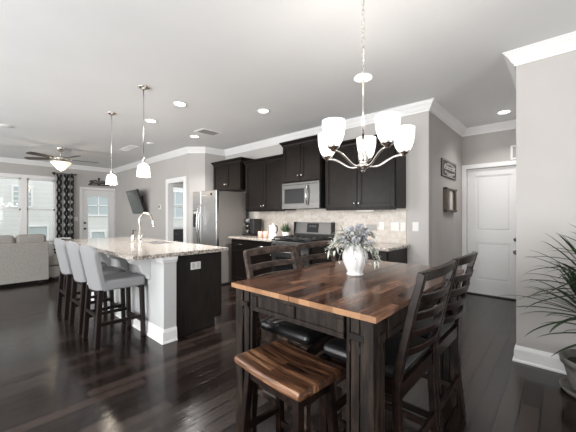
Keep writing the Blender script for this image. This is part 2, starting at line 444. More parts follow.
struct('baseboard_near', MB().sweep(BASE, [(-.31, 5.7), (-.31, 3.36), (X1, 3.36), (X1, YB)]), TRIM)

# windows (frames lie in the wall's thickness)
def window(name, y0, y1, z0, z1, meet):
    w = MB()
    f = .035
    for a, b_, c, d in ((y0, y0+f, z0, z1), (y1-f, y1, z0, z1), (y0, y1, z1-f, z1), (y0, y1, z0, z0+f), (y0, y1, meet-.02, meet+.02)):
        w.box(X0-.08, X0-.02, a, b_, c, d)
    o = struct(name, w, TRIM)
    MB().box(X0-.055, X0-.05, y0+f, y1-f, z0+f, z1-f).build('pane', GLASS, o)
    return o
window('window_1', .52, 1.11, .62, 2.27, 1.46)
window('window_2', 1.23, 1.82, .62, 2.27, 1.46)
window('window_3', 4.75, 6.0, .85, 2.36, 1.62)
tr = MB()
for a, b_, c, d in ((.43, .52, .55, 2.36), (1.11, 1.23, .62, 2.27), (1.82, 1.91, .55, 2.36), (.52, 1.82, 2.27, 2.36), (.52, 1.82, .53, .62)):
    tr.box(X0, X0+.018, a, b_, c, d, .003)
tr.box(X0, X0+.05, .40, 1.94, .605, .63, .004)
struct('trim_3', tr, TRIM)
for i, (a, b_) in enumerate(ADDED_BACKWIN):  # unseen windows, added to hold the fill lights behind the camera
    w = MB(); f = .05
    for p, q, c, d in ((a, a+f, .25, 2.45), (b_-f, b_, .25, 2.45), (a, b_, .25, .3), (a, b_, 2.4, 2.45), ((a+b_)/2-.03, (a+b_)/2+.03, .25, 2.45)):
        w.box(p, q, YB-.1, YB-.04, c, d)
    o = struct('window_%d' % (4+i), w, TRIM)
    MB().box(a+f, b_-f, YB-.075, YB-.07, .3, 2.4).build('pane', GLASS, o)

w = MB(); f = .05
for p, q, c, d in ((0, f, .25, 2.45), (1.8-f, 1.8, .25, 2.45), (0, 1.8, .25, .3), (0, 1.8, 2.4, 2.45), (.87, .93, .25, 2.45)): w.box(X1+.04, X1+.1, p, q, c, d)
o = struct('window_8', w, TRIM)  # unseen east window, added together with its fill light
MB().box(X1+.07, X1+.075, f, 1.8-f, .3, 2.4).build('pane', GLASS, o)

# glazed patio door in the far wall
cs = MB()
for a, b_, c, d in ((2.385, 2.46, 0, 2.135), (3.30, 3.322, 0, 2.135), (2.46, 3.30, 2.06, 2.135)):
    cs.box(X0, X0+.02, a, b_, c, d, .004)
struct('trim_4', cs, TRIM)
dr = MB()
for a, b_, c, d in ((2.465, 2.575, .01, 2.055), (3.145, 3.295, .01, 2.055), (2.575, 3.145, 1.90, 2.055), (2.575, 3.145, .01, .27)):
    dr.box(X0-.06, X0-.012, a, b_, c, d, .003)
for a, b_, c, d in ((2.575, 2.595, .27, 1.90), (3.125, 3.145, .27, 1.90), (2.575, 3.145, 1.88, 1.90), (2.575, 3.145, .27, .29)):
    dr.box(X0-.012, X0-.002, a, b_, c, d, .003)
d2 = struct('door_2', dr, DOORP)
MB().box(X0-.04, X0-.034, 2.575, 3.145, .27, 1.90).build('pane', GLASS, d2)
hd = MB()
for z in (1.086, .92):
    hd.lathe([(0, 0), (.028, 0), (.03, .012), (.018, .02), (.012, .03), (.026, .045), (.022, .06), (0, .064)], M=Matrix.Translation((X0-.008, 2.515, z)) @ Matrix.Rotation(PI/2, 4, 'Y'), seg=14)
hd.build('door_handle', IRON, d2)
hg = MB()
for z in (.25, 1.05, 1.85): hg.box(X0-.01, X0+.006, 3.288, 3.302, z-.045, z+.045)
hg.build('hinge', NICKEL, d2)

# entry door with two raised panels
cs = MB()
cs.box(-1.263, -1.195, 5.73, 5.75, 0, 2.14, .004); cs.box(-.475, -.405, 5.73, 5.75, 0, 2.14, .004); cs.box(-1.263, -.405, 5.728, 5.75, 2.07, 2.14, .004)
struct('trim_5', cs, TRIM)
DX0, DX1 = -1.190, -.480
def panel_door(mb, x0, x1, y, z0, z1, panels, t=.04):
    """slab with raised panels set in a moulded recess; front face at y, facing -Y"""
    mb.box(x0, x1, y+.016, y+t, z0, z1)
    xs = panels[0][0], panels[0][1]
    mb.box(x0, xs[0], y, y+.018, z0, z1); mb.box(xs[1], x1, y, y+.018, z0, z1)
    zz = z0
    for a, b_, c, d in sorted(panels, key=lambda p: p[2]):
        mb.box(xs[0], xs[1], y, y+.018, zz, c); zz = d
        for i, (ins, dep) in enumerate(((.0, .005),)):
            mb.box(a+.028, b_-.028, y+.004, y+.018, c+.028, d-.028, .006)
    mb.box(xs[0], xs[1], y, y+.018, zz, z1)
d1 = MB(); panel_door(d1, DX0, DX1, 5.775, .018, 2.062, [(-1.065, -.595, .25, .86), (-1.065, -.595, 1.05, 1.945)])
d1 = struct('door_1', d1, DOORP)
k = MB()
for z, r in ((.735, .030), (.925, .028)):
    k.lathe([(0, 0), (r, 0), (r+.002, .012), (.018, .018), (.012, .035), (.026, .05), (.027, .062), (.015, .07), (0, .072)] if z < .8 else [(0, 0), (r, 0), (r, .014), (.02, .024), (0, .025)], M=Matrix.Translation((-.54, 5.776, z)) @ Matrix.Rotation(PI/2, 4, 'X'), seg=18)
k.build('door_knob', STEEL, d1)
hg = MB()
for z in (.3, 1.05, 1.83): hg.box(DX0-.008, DX0+.004, 5.762, 5.776, z-.05, z+.05)
hg.build('hinge', NICKEL, d1)
struct('trim_6', MB().box(-1.195, -.475, 5.735, 5.86, 0, .018, .003), ESPD)

# cased opening in the living wall
cs = MB()
for a, b_, c, d in ((-6.92, -6.83, 0, 2.15), (-6.08, -5.99, 0, 2.15), (-6.83, -6.08, 2.06, 2.15)):
    cs.box(a, b_, TV_Y-.018, TV_Y, c, d, .004)
for a, b_, c, d in ((-6.83, -6.812, 0, 2.06), (-6.098, -6.08, 0, 2.06), (-6.812, -6.098, 2.042, 2.06)):
    cs.box(a, b_, TV_Y-.016, TV_Y+.12, c, d)
struct('trim_7', cs, TRIM)
# study window casing
tr = MB()
for a, b_, c, d in ((4.66, 4.75, .76, 2.45), (6.0, 6.09, .76, 2.45), (4.75, 6.0, 2.36, 2.45), (4.75, 6.0, .76, .85)): tr.box(X0, X0+.018, a, b_, c, d)
struct('trim_8', tr, TRIM)
# backsplash tile, between worktop and wall cabinets
struct('trim_9', MB().box(-4.62, -1.545, 4.03, 4.04, .90, 1.42), TILE)

# ---------------------------------------------------------------- outside
hs = thing('neighbor_house', 'pale two-storey neighbouring house with lap siding beyond the far window and door', 'house', (-17, 3, -.9))
MB().box(-4, 0, -12, 13, 0, 8).build('siding_wall', SIDING, hs)
def hwin(y0, y1, z0, z1, nx, nz):
    f = MB(); t = .07
    for a, b_, c, d in ((y0-t, y0, z0-t, z1+t), (y1, y1+t, z0-t, z1+t), (y0, y1, z1, z1+t), (y0, y1, z0-t, z0)): f.box(0, .06, a-3, b_-3, c+.9, d+.9)
    for i in range(1, nx):
        q = y0+(y1-y0)*i/nx; f.box(0, .045, q-.02-3, q+.02-3, z0+.9, z1+.9)
    for i in range(1, nz):
        q = z0+(z1-z0)*i/nz; f.box(0, .045, y0-3, y1-3, q-.02+.9, q+.02+.9)
    o = f.build('window_frame', TRIM, hs)
    MB().box(0, .02, y0-3, y1-3, z0+.9, z1+.9).build('pane', HGLASS, o)
hwin(1.60, 2.16, 1.72, 2.52, 2, 4); hwin(1.90, 2.70, .30, .82, 1, 1); hwin(4.25, 5.18, 1.35, 2.25, 2, 2); hwin(4.42, 4.98, -.1, .5, 1, 1); hwin(8.2, 9.2, 1.2, 2.7, 2, 2)
o = MB().box(-17, X0-.12, -14, 16, -1.0, -.9).build('lawn', GRASS, kind='structure')

# ---------------------------------------------------------------- kitchen cabinets
def shaker(mb, x0, x1, y, z0, z1, fr=.058, t=.02):
    """framed door, front at y facing -Y"""
    mb.box(x0, x1, y+.011, y+t, z0, z1)
    for a, b_, c, d in ((x0, x0+fr, z0, z1), (x1-fr, x1, z0, z1), (x0+fr, x1-fr, z1-fr, z1), (x0+fr, x1-fr, z0, z0+fr)):
        mb.box(a, b_, y, y+.014, c, d, .0025)
    e = .009
    for a, b_, c, d in ((x0+fr, x0+fr+e, z0+fr, z1-fr), (x1-fr-e, x1-fr, z0+fr, z1-fr), (x0+fr, x1-fr, z1-fr-e, z1-fr), (x0+fr, x1-fr, z0+fr, z0+fr+e)):
        mb.box(a, b_, y+.006, y+.014, c, d)
def knob(x, y, z, parent):
    MB().lathe([(0, 0), (.006, 0), (.006, .012), (.014, .018), (.015, .025), (.010, .030), (0, .031)], M=Matrix.Translation((x, y, z)) @ Matrix.Rotation(PI/2, 4, 'X'), seg=14).build('knob', CHROME, parent)
def wall_cabinet(label, x0, x1, yf, yb, z0, z1, knobz, crown=True, split=None, rail=0):
    t = thing('wall_cabinet', label, 'cabinet', ((x0+x1)/2, yb, z0), group='dark wall cabinets')
    ox, oy, oz = (x0+x1)/2, yb, z0
    b_ = MB(); b_.box(x0-ox, x1-ox, yf+.02-oy, 0, 0, z1-z0, .002)
    if rail: b_.box(x0-ox+.01, x1-ox-.01, yf+.03-oy, yf+.05-oy, -rail, 0)
    b_.build('cabinet_body', ESP, t)
    sp = split if split is not None else (x0+x1)/2
    for i, (a, c) in enumerate(((x0+.012, sp-.004), (sp+.004, x1-.012))):
        d = MB(); shaker(d, a-ox, c-ox, yf-oy, .015, z1-z0-.03); d = d.build('door', ESP, t)
        kx = (c-.03) if i == 0 else (a+.03)
        knob(kx-ox, yf-oy, knobz-oz, d)
    if crown:
        zt = z1-z0
        MB().sweep([(-.02, zt-.03), (.012, zt-.03), (.016, zt-.012), (.032, zt+.012), (.045, zt+.02), (.045, zt+.04), (-.02, zt+.04)], [(x0-ox, 0), (x0-ox, yf+.02-oy), (x1-ox, yf+.02-oy), (x1-ox, 0)]).build('crown_moulding', ESP, t)
    return t
WB = 4.039
wall_cabinet('short dark cabinet with two doors above the refrigerator', -5.50, -4.58, 3.67, WB, 1.80, 2.38, 1.93)
wall_cabinet('tall dark two-door wall cabinet above the coffee maker, between refrigerator and microwave cabinets', -4.48, -3.475, 3.70, WB, 1.39, 2.29, 1.47, crown=True, rail=.02)
wall_cabinet('highest dark two-door cabinet, right above the microwave', -3.44, -2.66, 3.63, WB, 1.83, 2.46, 1.93)
wall_cabinet('wide dark two-door wall cabinet behind the chandelier, nearest the plain wall', -2.635, -1.55, 3.70, WB, 1.39, 2.31, 1.465, rail=.02)

def base_cabinet(label, x0, x1, units, side='none'):
    yf, yb = 3.42, 4.028; ox, oy = (x0+x1)/2, yb
    t = thing('base_cabinet', label, 'cabinet', (ox, oy, 0), group='dark base cabinets')
    MB().box(x0-ox, x1-ox, yf+.02-oy, 0, .10, .875, .002).box(x0-ox, x1-ox, yf+.09-oy, 0, 0, .10).build('cabinet_body', ESP, t)
    for a, c in units:
        d = MB(); d.box(a-ox+.006, c-ox-.006, yf-oy, yf+.02-oy, .715, .855, .003)
        d.box(a-ox+.03, c-ox-.03, yf-oy-.002, yf-oy, .74, .83, .001)
        d = d.build('drawer', ESP, t)
        m_ = (a+c)/2-ox; p = MB()
        p.tube([(m_-.055, yf-oy, .785), (m_-.055, yf-oy-.025, .785), (m_+.055, yf-oy-.025, .785), (m_+.055, yf-oy, .785)], .006, 8); p.build('handle', CHROME, d)
        d = MB(); shaker(d, a-ox+.006, c-ox-.006, yf-oy, .12, .70); d = d.build('door', ESP, t)
        knob(c-ox-.035, yf-oy, .66, d)
base_cabinet('dark base cabinets with drawers between refrigerator and range', -4.55, -3.435, [(-4.54, -3.99), (-3.985, -3.44)])
base_cabinet('dark base cabinet behind the dining table, right of the range', -2.665, -1.53, [(-2.66, -2.10), (-2.095, -1.535)])
def worktop(label, x0, x1):
    b_ = MB().box(x0, x1, 3.375, 4.029, .876, .914, .006, 2)
    b_.box(x0, x1, 4.012, 4.0295, .914, .92) if False else None
    b_.build('countertop', GRAN, wn=True, label=label, cat='worktop')
worktop('speckled granite worktop under the coffee maker, left of the range', -4.585, -3.432)
worktop('speckled granite worktop along the wall to the right of the range', -2.668, -1.495)

# refrigerator
fr_ = thing('refrigerator', 'stainless side-by-side refrigerator standing at the end of the kitchen wall', 'refrigerator', (-5.115, 3.55, 0))
MB().box(-.412, .412, -.275, .36, .03, 1.755, .004).box(-.38, .38, -.25, .34, 0, .03).build('refrigerator_body', STEELD, fr_)
fl = MB().box(-.415, -.108, -.345, -.283, .06, 1.77, .012, 3).build('freezer_door', FRSTEEL, fr_, wn=True)
fd = MB().box(-.102, .415, -.345, -.283, .06, 1.77, .012, 3).build('refrigerator_door', FRSTEEL, fr_, wn=True)
for dd, x in ((fl, -.140), (fd, -.068)):
    MB().tube([(x, -.345, .72), (x, -.375, .74)]+[(x, -.385-.035*math.sin(PI*i/10), .76+.72*i/10) for i in range(11)]+[(x, -.375, 1.50), (x, -.345, 1.52)], .010, 10).build('handle', CHROME, dd)
ds = MB().box(-.385, -.235, -.349, -.344, 1.07, 1.40, .002).build('dispenser', BLACK, fl)
MB().box(-.37, -.25, -.352, -.348, 1.33, 1.385).build('dispenser_panel', GREYP, ds)
MB().box(-.04, .12, -.347, -.344, 1.675, 1.69).build('badge', GREYP, fd)
MB().box(.22, .28, -.347, -.344, 1.68, 1.72).build('badge', BLACK, fd)
MB().box(.33, .41, -.33, -.20, 1.756, 1.775, .004).box(-.41, -.33, -.33, -.20, 1.756, 1.775, .004).build('hinge_cover', BLACK, fr_)
MB().box(-.40, .40, -.30, -.275, .005, .055).build('toe_grille', BLACK, fr_)

# microwave under its cabinet
mw = thing('microwave', 'stainless over-the-range microwave hung under the highest dark cabinet', 'microwave', (-3.05, 4.0, 1.405))
MB().box(-.38, .38, -.355, .025, 0, .415, .003).build('microwave_body', BLACK, mw)
md = MB()
for a, b_, c, d in ((-.38, .14, .0, .085), (-.38, .14, .315, .415), (-.38, -.325, .085, .315), (.09, .14, .085, .315)): md.box(a, b_, -.385, -.355, c, d, .003)
md = md.build('door', STEEL, mw)
MB().box(-.325, .09, -.378, -.36, .085, .315).build('window_pane', DARKWIN, md)
MB().tube([(.165, -.385, .06)]+[(.165, -.40-.035*math.sin(PI*i/10), .07+.27*i/10) for i in range(11)]+[(.165, -.385, .35)], .014, 10).build('handle', CHROME, md)
cp = MB().box(.142, .38, -.385, -.355, 0, .415, .003).build('control_panel', STEEL, mw)
MB().box(.20, .345, -.388, -.384, .10, .33, .002).build('keypad', STEEL, cp)
MB().box(-.37, .37, -.387, -.384, .375, .385).build('vent_slot', BLACK, mw)

# range
rg = thing('range', 'stainless gas range with black grates and a tall control backguard', 'range', (-3.05, 3.70, 0))
MB().box(-.376, .376, -.30, .325, .06, .905, .003).box(-.36, .36, -.25, .3, 0, .06).build('range_body', BLACK, rg)
MB().box(-.376, .376, -.335, .32, .905, .925, .004).build('cooktop', BLACKG, rg)
bgd = MB().prism([(.325, .925), (.325, 1.185), (.265, 1.185), (.235, .985), (.235, .925)], 'x', -.376, .376).build('backguard', STEEL, rg)
MB().prism([(.2655, 1.17), (.2615, 1.17), (.2395, 1.02), (.2435, 1.02)], 'x', -.12, .12).build('display', DARKWIN, bgd)
MB().box(-.386, -.377, .22, .326, .925, 1.19).box(.377, .386, .22, .326, .925, 1.19).box(-.376, .376, .228, .24, .925, 1.0).build('end_cap', BLACK, bgd)
q = MB()
for x, z in ((-.05, 1.12), (0, 1.12), (.05, 1.12)): q.prism([(.2565, z+.015), (.2535, z+.015), (.2495, z-.012), (.2525, z-.012)], 'x', x-.018, x+.018)
q.build('clock_digits', CLOCK, bgd)
MB().box(-.376, .376, -.34, -.30, .80, .90, .004).build('control_panel', STEEL, rg)
for x in (-.30, -.17, 0, .17, .30):
    MB().lathe([(0, 0), (.022, 0), (.02, .025), (0, .027)], M=Matrix.Translation((x, -.34, .85)) @ Matrix.Rotation(PI/2, 4, 'X'), seg=16).build('knob', BLACK, rg)
od = MB().box(-.372, .372, -.335, -.30, .24, .79, .005).build('oven_door', STEEL, rg)
MB().box(-.28, .28, -.338, -.333, .33, .66).build('window_pane', BLACKG, od)
MB().tube([(-.32, -.335, .74), (-.32, -.385, .74), (.32, -.385, .74), (.32, -.335, .74)], .012, 10).build('handle', STEEL, od)
MB().box(-.372, .372, -.33, -.30, .07, .23, .005).build('drawer', STEEL, rg)
for cx in (-.25, 0, .25):
    g = MB()
    for x in (-.11, 0, .11): g.box(cx+x-.007, cx+x+.007, -.29, .20, .938, .962, .003)
    for y in (-.285, -.12, .04, .195): g.box(cx-.117, cx+.117, y-.007, y+.007, .938, .962, .003)
    for x in (-.11, .11):
        for y in (-.285, .195): g.box(cx+x-.008, cx+x+.008, y-.008, y+.008, .925, .94)
    g.build('grate', IRON, rg)
    for y in (-.2, .12): MB().lathe([(0, .925), (.045, .925), (.045, .932), (.032, .937), (0, .938)], (cx, y, 0), 16).build('burner', IRON, rg)

# under-cabinet light strip
MB().box(-2.13, -1.88, 3.76, 3.80, 1.352, 1.389, .004).build('light_strip', WHITEP, label='short white light strip under the wide wall cabinet right of the range', cat='light')

# ---------------------------------------------------------------- island
isl = thing('kitchen_island', 'kitchen island base with white knee wall and dark cabinets under granite', 'island', (-4.4, 1.75, 0))
ix, iy = -4.4, 1.75
MB().box(-5.80-ix, -2.985-ix, 1.41-iy, 1.545-iy, 0, .875).build('knee_wall', WHITEW, isl)
MB().sweep(BASE, [(-5.80-ix, 1.545-iy), (-5.80-ix, 1.41-iy), (-2.985-ix, 1.41-iy), (-2.985-ix, 1.545-iy)][:]).build('baseboard', TRIM, isl)
MB().sweep([(0, .815), (.012, .815), (.018, .835), (.030, .842), (.030, .875), (0, .875)], [(-3.13-ix, 1.41-iy), (-2.985-ix, 1.41-iy), (-2.985-ix, 1.545-iy)]).build('cap_trim', TRIM, isl)
MB().box(-5.80-ix, -3.05-ix, 1.546-iy, 2.12-iy, .10, .875).box(-5.80-ix, -3.06-ix, 1.546-iy, 2.05-iy, 0, .10).build('cabinet_body', ESP, isl)
MB().box(-3.05-ix, -3.03-ix, 1.546-iy, 2.14-iy, .10, .875, .001).box(-3.05-ix, -3.03-ix, 1.546-iy, 2.045-iy, .012, .10, .001).build('end_panel', ESPG, isl)
MB().box(-3.03-ix, -3.024-ix, 1.546-iy, 2.045-iy, 0, .014).build('shoe_moulding', ESPD, isl)
ot = MB().box(-3.030-ix, -3.023-ix, 1.733-iy, 1.857-iy, .697, .780, .003).build('outlet_plate', WHITEP, isl)
q = MB()
for y in (1.765, 1.825): q.box(-3.0232-ix, -3.021-ix, y-.017-iy, y+.017-iy, .712, .766, .001)
q.build('socket', plain('ivory_plastic', (.62, .62, .61), .4), ot)
for i in range(5):
    a = -5.79+i*.547-ix; d = MB()
    t_ = bmesh.new()
    M = Matrix.Translation((0, 2.12-iy, 0)) @ Matrix.Scale(-1, 4, (0, 1, 0))
    dd = MB(); shaker(dd, a+.004, a+.543, -.02, .12, .70); dd.bm.transform(M); bmesh.ops.reverse_faces(dd.bm, faces=dd.bm.faces); dd = dd.build('door', ESP, isl)
    dd = MB(); dd.box(a+.004, a+.543, 2.12-iy, 2.14-iy, .715, .86, .003); dd.build('drawer', ESP, isl)
# corbels under the overhang
CB = [(1.41, .872), (1.17, .872), (1.17, .845), (1.19, .835), (1.205, .80), (1.25, .785), (1.295, .77), (1.315, .72), (1.33, .68), (1.37, .655), (1.385, .61), (1.41, .60)]
for x in (-3.32, -3.95, -4.6, -5.3):
    MB().prism([(y-iy, z) for y, z in CB], 'x', x-ix-.04, x-ix+.04, .004).build('corbel', WHITEW, isl)
# countertop with the sink cut-out
SX0, SX1, SY0, SY1 = -4.60, -4.00, 1.80, 2.08
ct = MB()
for a, b_, c, d in ((-5.88, SX0, 1.10, 2.18), (SX1, -2.945, 1.10, 2.18), (SX0, SX1, 1.10, SY0), (SX0, SX1, SY1, 2.18)): ct.box(a, b_, c, d, .876, .914)
bmesh.ops.remove_doubles(ct.bm, verts=ct.bm.verts, dist=.0005)
ct.build('countertop', GRAN, label='long speckled granite countertop on the island by the grey stools', cat='worktop')
sk = MB()
for a, b_, c, d in ((SX0, SX0+.012, SY0, SY1), (SX1-.012, SX1, SY0, SY1), (SX0, SX1, SY0, SY0+.012), (SX0, SX1, SY1-.012, SY1), (-4.31, -4.29, SY0, SY1)): sk.box(a+.001, b_-.001, c+.001, d-.001, .879, .908)
sk.box(SX0+.001, SX1-.001, SY0+.001, SY1-.001, .8765, .882)
sk.build('sink', FRSTEEL, label='stainless sink let into the island countertop behind the faucet', cat='sink')
fc = thing('faucet', 'tall gooseneck pull-down faucet on the island countertop', 'faucet', (-4.36, 1.715, .914))
MB().lathe([(0, 0), (.03, 0), (.03, .008), (.022, .014), (.021, .09), (.019, .11), (.015, .12), (0, .12)], seg=18).build('faucet_base', NICKEL, fc)
pts = [(0, 0, .10), (0, 0, .33)]+[(0, .085-.085*math.cos(PI*i/12), .33+.085*math.sin(PI*i/12)) for i in range(1, 11)]+[(0, .176, .31), (0, .182, .295)]
MB().tube(pts, .0135, 12).build('spout', NICKEL, fc)
MB().tube([(0, .180, .305), (0, .19, .262), (0, .198, .225)], [.015, .018, .021], 14).build('spray_head', NICKEL, fc)
MB().tube([(.018, 0, .065), (.045, 0, .075), (.09, 0, .12)], [.009, .008, .006], 10).build('handle', NICKEL, fc)
sd = thing('soap_dispenser', 'black soap pump standing left of the island faucet', 'soap dispenser', (-4.60, 1.72, .914))
MB().lathe([(0, 0), (.028, 0), (.030, .01), (.030, .085), (.022, .105), (.012, .112), (0, .112)], seg=18).build('bottle', GLASS if False else NICKEL, sd)
MB().lathe([(.0, .112), (.014, .112), (.014, .13), (.006, .134), (.006, .16), (.014, .162), (.014, .172), (0, .173)], seg=14).tube([(0, 0, .167), (0, .03, .167), (0, .045, .155)], .005, 8).build('pump', BLACK, sd)

# ---------------------------------------------------------------- upholstered bar stools
def bar_stool(label, loc):
    t = thing('bar_stool', label, 'stool', loc, 0, 'grey upholstered bar stools along the island')
    w = .208
    MB().box(-w, w, -.20, .225, .545, .645, .025, 4).build('seat', FABRIC, t, wn=True)
    # curved camel back, leaning away from the island
    n, h0 = 14, .545; bk = bmesh.new(); rows = []
    for side in (0, 1):
        grid = []
        for j in range(9):
            row = []
            for i in range(n+1):
                u_ = -1+2*i/n; top = .975+.035*(1-abs(u_)**1.8)-.03*max(0, abs(u_)-.7)/.3
                z = h0+(top-h0)*j/8; lean = -.185-.085*((z-.545)/.44)
                curve = .045*u_*u_
                th = .052 if j < 8 else .038
                y = lean+curve+(0 if side else -th)
                row.append(bk.verts.new((u_*w*(1+.03*j/8), y, z-(.006 if (j == 8 and not side) else 0))))
            grid.append(row)
        rows.append(grid)
    for side in (0, 1):
        g = rows[side]
        for j in range(8):
            for i in range(n): bk.faces.new([g[j][i], g[j][i+1], g[j+1][i+1], g[j+1][i]])
    A, B = rows
    for i in range(n):
        bk.faces.new([A[0][i], B[0][i], B[0][i+1], A[0][i+1]]); bk.faces.new([A[8][i], A[8][i+1], B[8][i+1], B[8][i]])
    for j in range(8):
        bk.faces.new([A[j][0], A[j+1][0], B[j+1][0], B[j][0]]); bk.faces.new([A[j][n], B[j][n], B[j+1][n], A[j+1][n]])
    bmesh.ops.recalc_face_normals(bk, faces=bk.faces)
    es = [e for e in bk.edges if len(e.link_faces) == 2 and e.calc_face_angle() > 1.0]
    bmesh.ops.bevel(bk, geom=es, offset=.012, segments=3, profile=.5, affect='EDGES')
    for f in bk.faces: f.smooth = True
    MB().merge(bk).build('backrest', FABRIC, t, wn=True)
    for sx in (-1, 1):
        MB().bar((sx*.195, .19, .55), (sx*.200, .205, 0), .042, .042, .004).build('leg', STOOLW, t)
        MB().bar((sx*.19, -.20, .56), (sx*.197, -.235, 0), .045, .045, .004).build('leg', STOOLW, t)
    for sx in (-1, 1): MB().bar((sx*.196, .195, .22), (sx*.195, -.22, .22), .022, .034, .003).build('stretcher', STOOLW, t)
    MB().bar((-.197, .2, .17), (.197, .2, .17), .024, .036, .003).build('stretcher', STOOLW, t)
    MB().bar((-.195, -.222, .30), (.195, -.222, .30), .022, .034, .003).build('stretcher', STOOLW, t)
    MB().bar((-.195, -.20, .53), (.195, -.20, .53), .02, .03).build('seat_rail', STOOLW, t)
    MB().bar((-.195, .19, .53), (.195, .19, .53), .02, .03).build('seat_rail', STOOLW, t)
    return t
bs = bar_stool('grey upholstered bar stool at the near end of the island', (-3.545, 1.150, 0))
dup(bs, (-4.11, 1.150, 0), 0, 'middle one of the three grey upholstered bar stools at the island')
dup(bs, (-4.79, 1.155, 0), 0, 'grey upholstered bar stool at the far end of the island, nearest the sofa')

# ---------------------------------------------------------------- dining table
TX0, TX1, TY0, TY1 = -1.388, -.513, 1.046, 2.40
tcx, tcy = (TX0+TX1)/2, (TY0+TY1)/2
tb = thing('dining_table', 'counter-height dining table with glossy brown plank top and black base', 'table', (tcx, tcy, 0))
hx, hy = (TX1-TX0)/2, (TY1-TY0)/2
for a, b_ in ((-hx, -.0008), (.0008, hx)):
    t_ = MB().box(a, b_, -hy, hy, .889, .914, .002)
    for f in t_.bm.faces:
        if abs(f.normal.z) < .5 and f.calc_area() < .1: pass
    t_.bm.normal_update()
    for f in t_.bm.faces: f.material_index = 1 if abs(f.normal.y) > .6 else 0
    t_.build('tabletop', [TABLE, EDGE], tb)
def apron(x0, x1, y0, y1, horizontal, out):
    """panelled apron board; out = outward direction sign"""
    a = MB(); z0, z1 = .785, .888
    if horizontal:
        yo = y0 if out < 0 else y1
        a.box(x0, x1, y0, y1, z0, z1)
        def strip(p, q, r, s_): a.box(p, q, yo+out*.009 if out < 0 else yo, yo if out < 0 else yo+out*.009, r, s_, .002)
        strip(x0, x1, z1-.022, z1); strip(x0, x1, z0, z0+.024)
        for c in (x0, (x0+x1)/2-.02, x1-.04): strip(c, c+.04, z0+.0245, z1-.0225)
    else:
        xo = x0 if out < 0 else x1
        a.box(x0, x1, y0, y1, z0, z1)
        def strip(p, q, r, s_): a.box(xo+out*.009 if out < 0 else xo, xo if out < 0 else xo+out*.009, p, q, r, s_, .002)
        strip(y0, y1, z1-.022, z1); strip(y0, y1, z0, z0+.024)
        for c in (y0, (y0+y1)/2-.02, y1-.04): strip(c, c+.04, z0+.0245, z1-.0225)
    a.build('apron', RUST, tb)
e = .028
apron(-hx+.15, hx-.15, -hy+e, -hy+e+.02, True, -1); apron(-hx+.15, hx-.15, hy-e-.02, hy-e, True, 1)
apron(-hx+e, -hx+e+.02, -hy+.15, hy-.15, False, -1); apron(hx-e-.02, hx-e, -hy+.15, hy-.15, False, 1)
for sx in (-1, 1):
    for sy in (-1, 1):
        l = MB()
        ax, ay = sx*(hx-.018), sy*(hy-.018)            # outer corner
        def bx(u0, u1, v0, v1, z0, z1, bev=.003):
            xs = sorted((ax-sx*u0, ax-sx*u1)); ys = sorted((ay-sy*v0, ay-sy*v1)); l.box(xs[0], xs[1], ys[0], ys[1], z0, z1, bev)
        bx(0, .058, 0, .058, 0, .888)
        bx(.064, .104, .008, .036, 0, .888); bx(.008, .036, .064, .104, 0, .888)
        bx(.110, .128, .012, .036, 0, .888); bx(.012, .036, .110, .128, 0, .888)
        for z in (.745, .10):
            bx(.040, .1035, -.003, .02, z+.05, z+.078, .002); bx(-.003, .02, .040, .1035, z+.05, z+.078, .002)
            for q0, q1 in ((.0585, .0635), (.1045, .1095)):
                bx(q0-.0005, q1+.0005, .005, .032, z, z+.03, 0); bx(.005, .032, q0-.0005, q1+.0005, z, z+.03, 0)
        l.build('leg', RUST, tb)

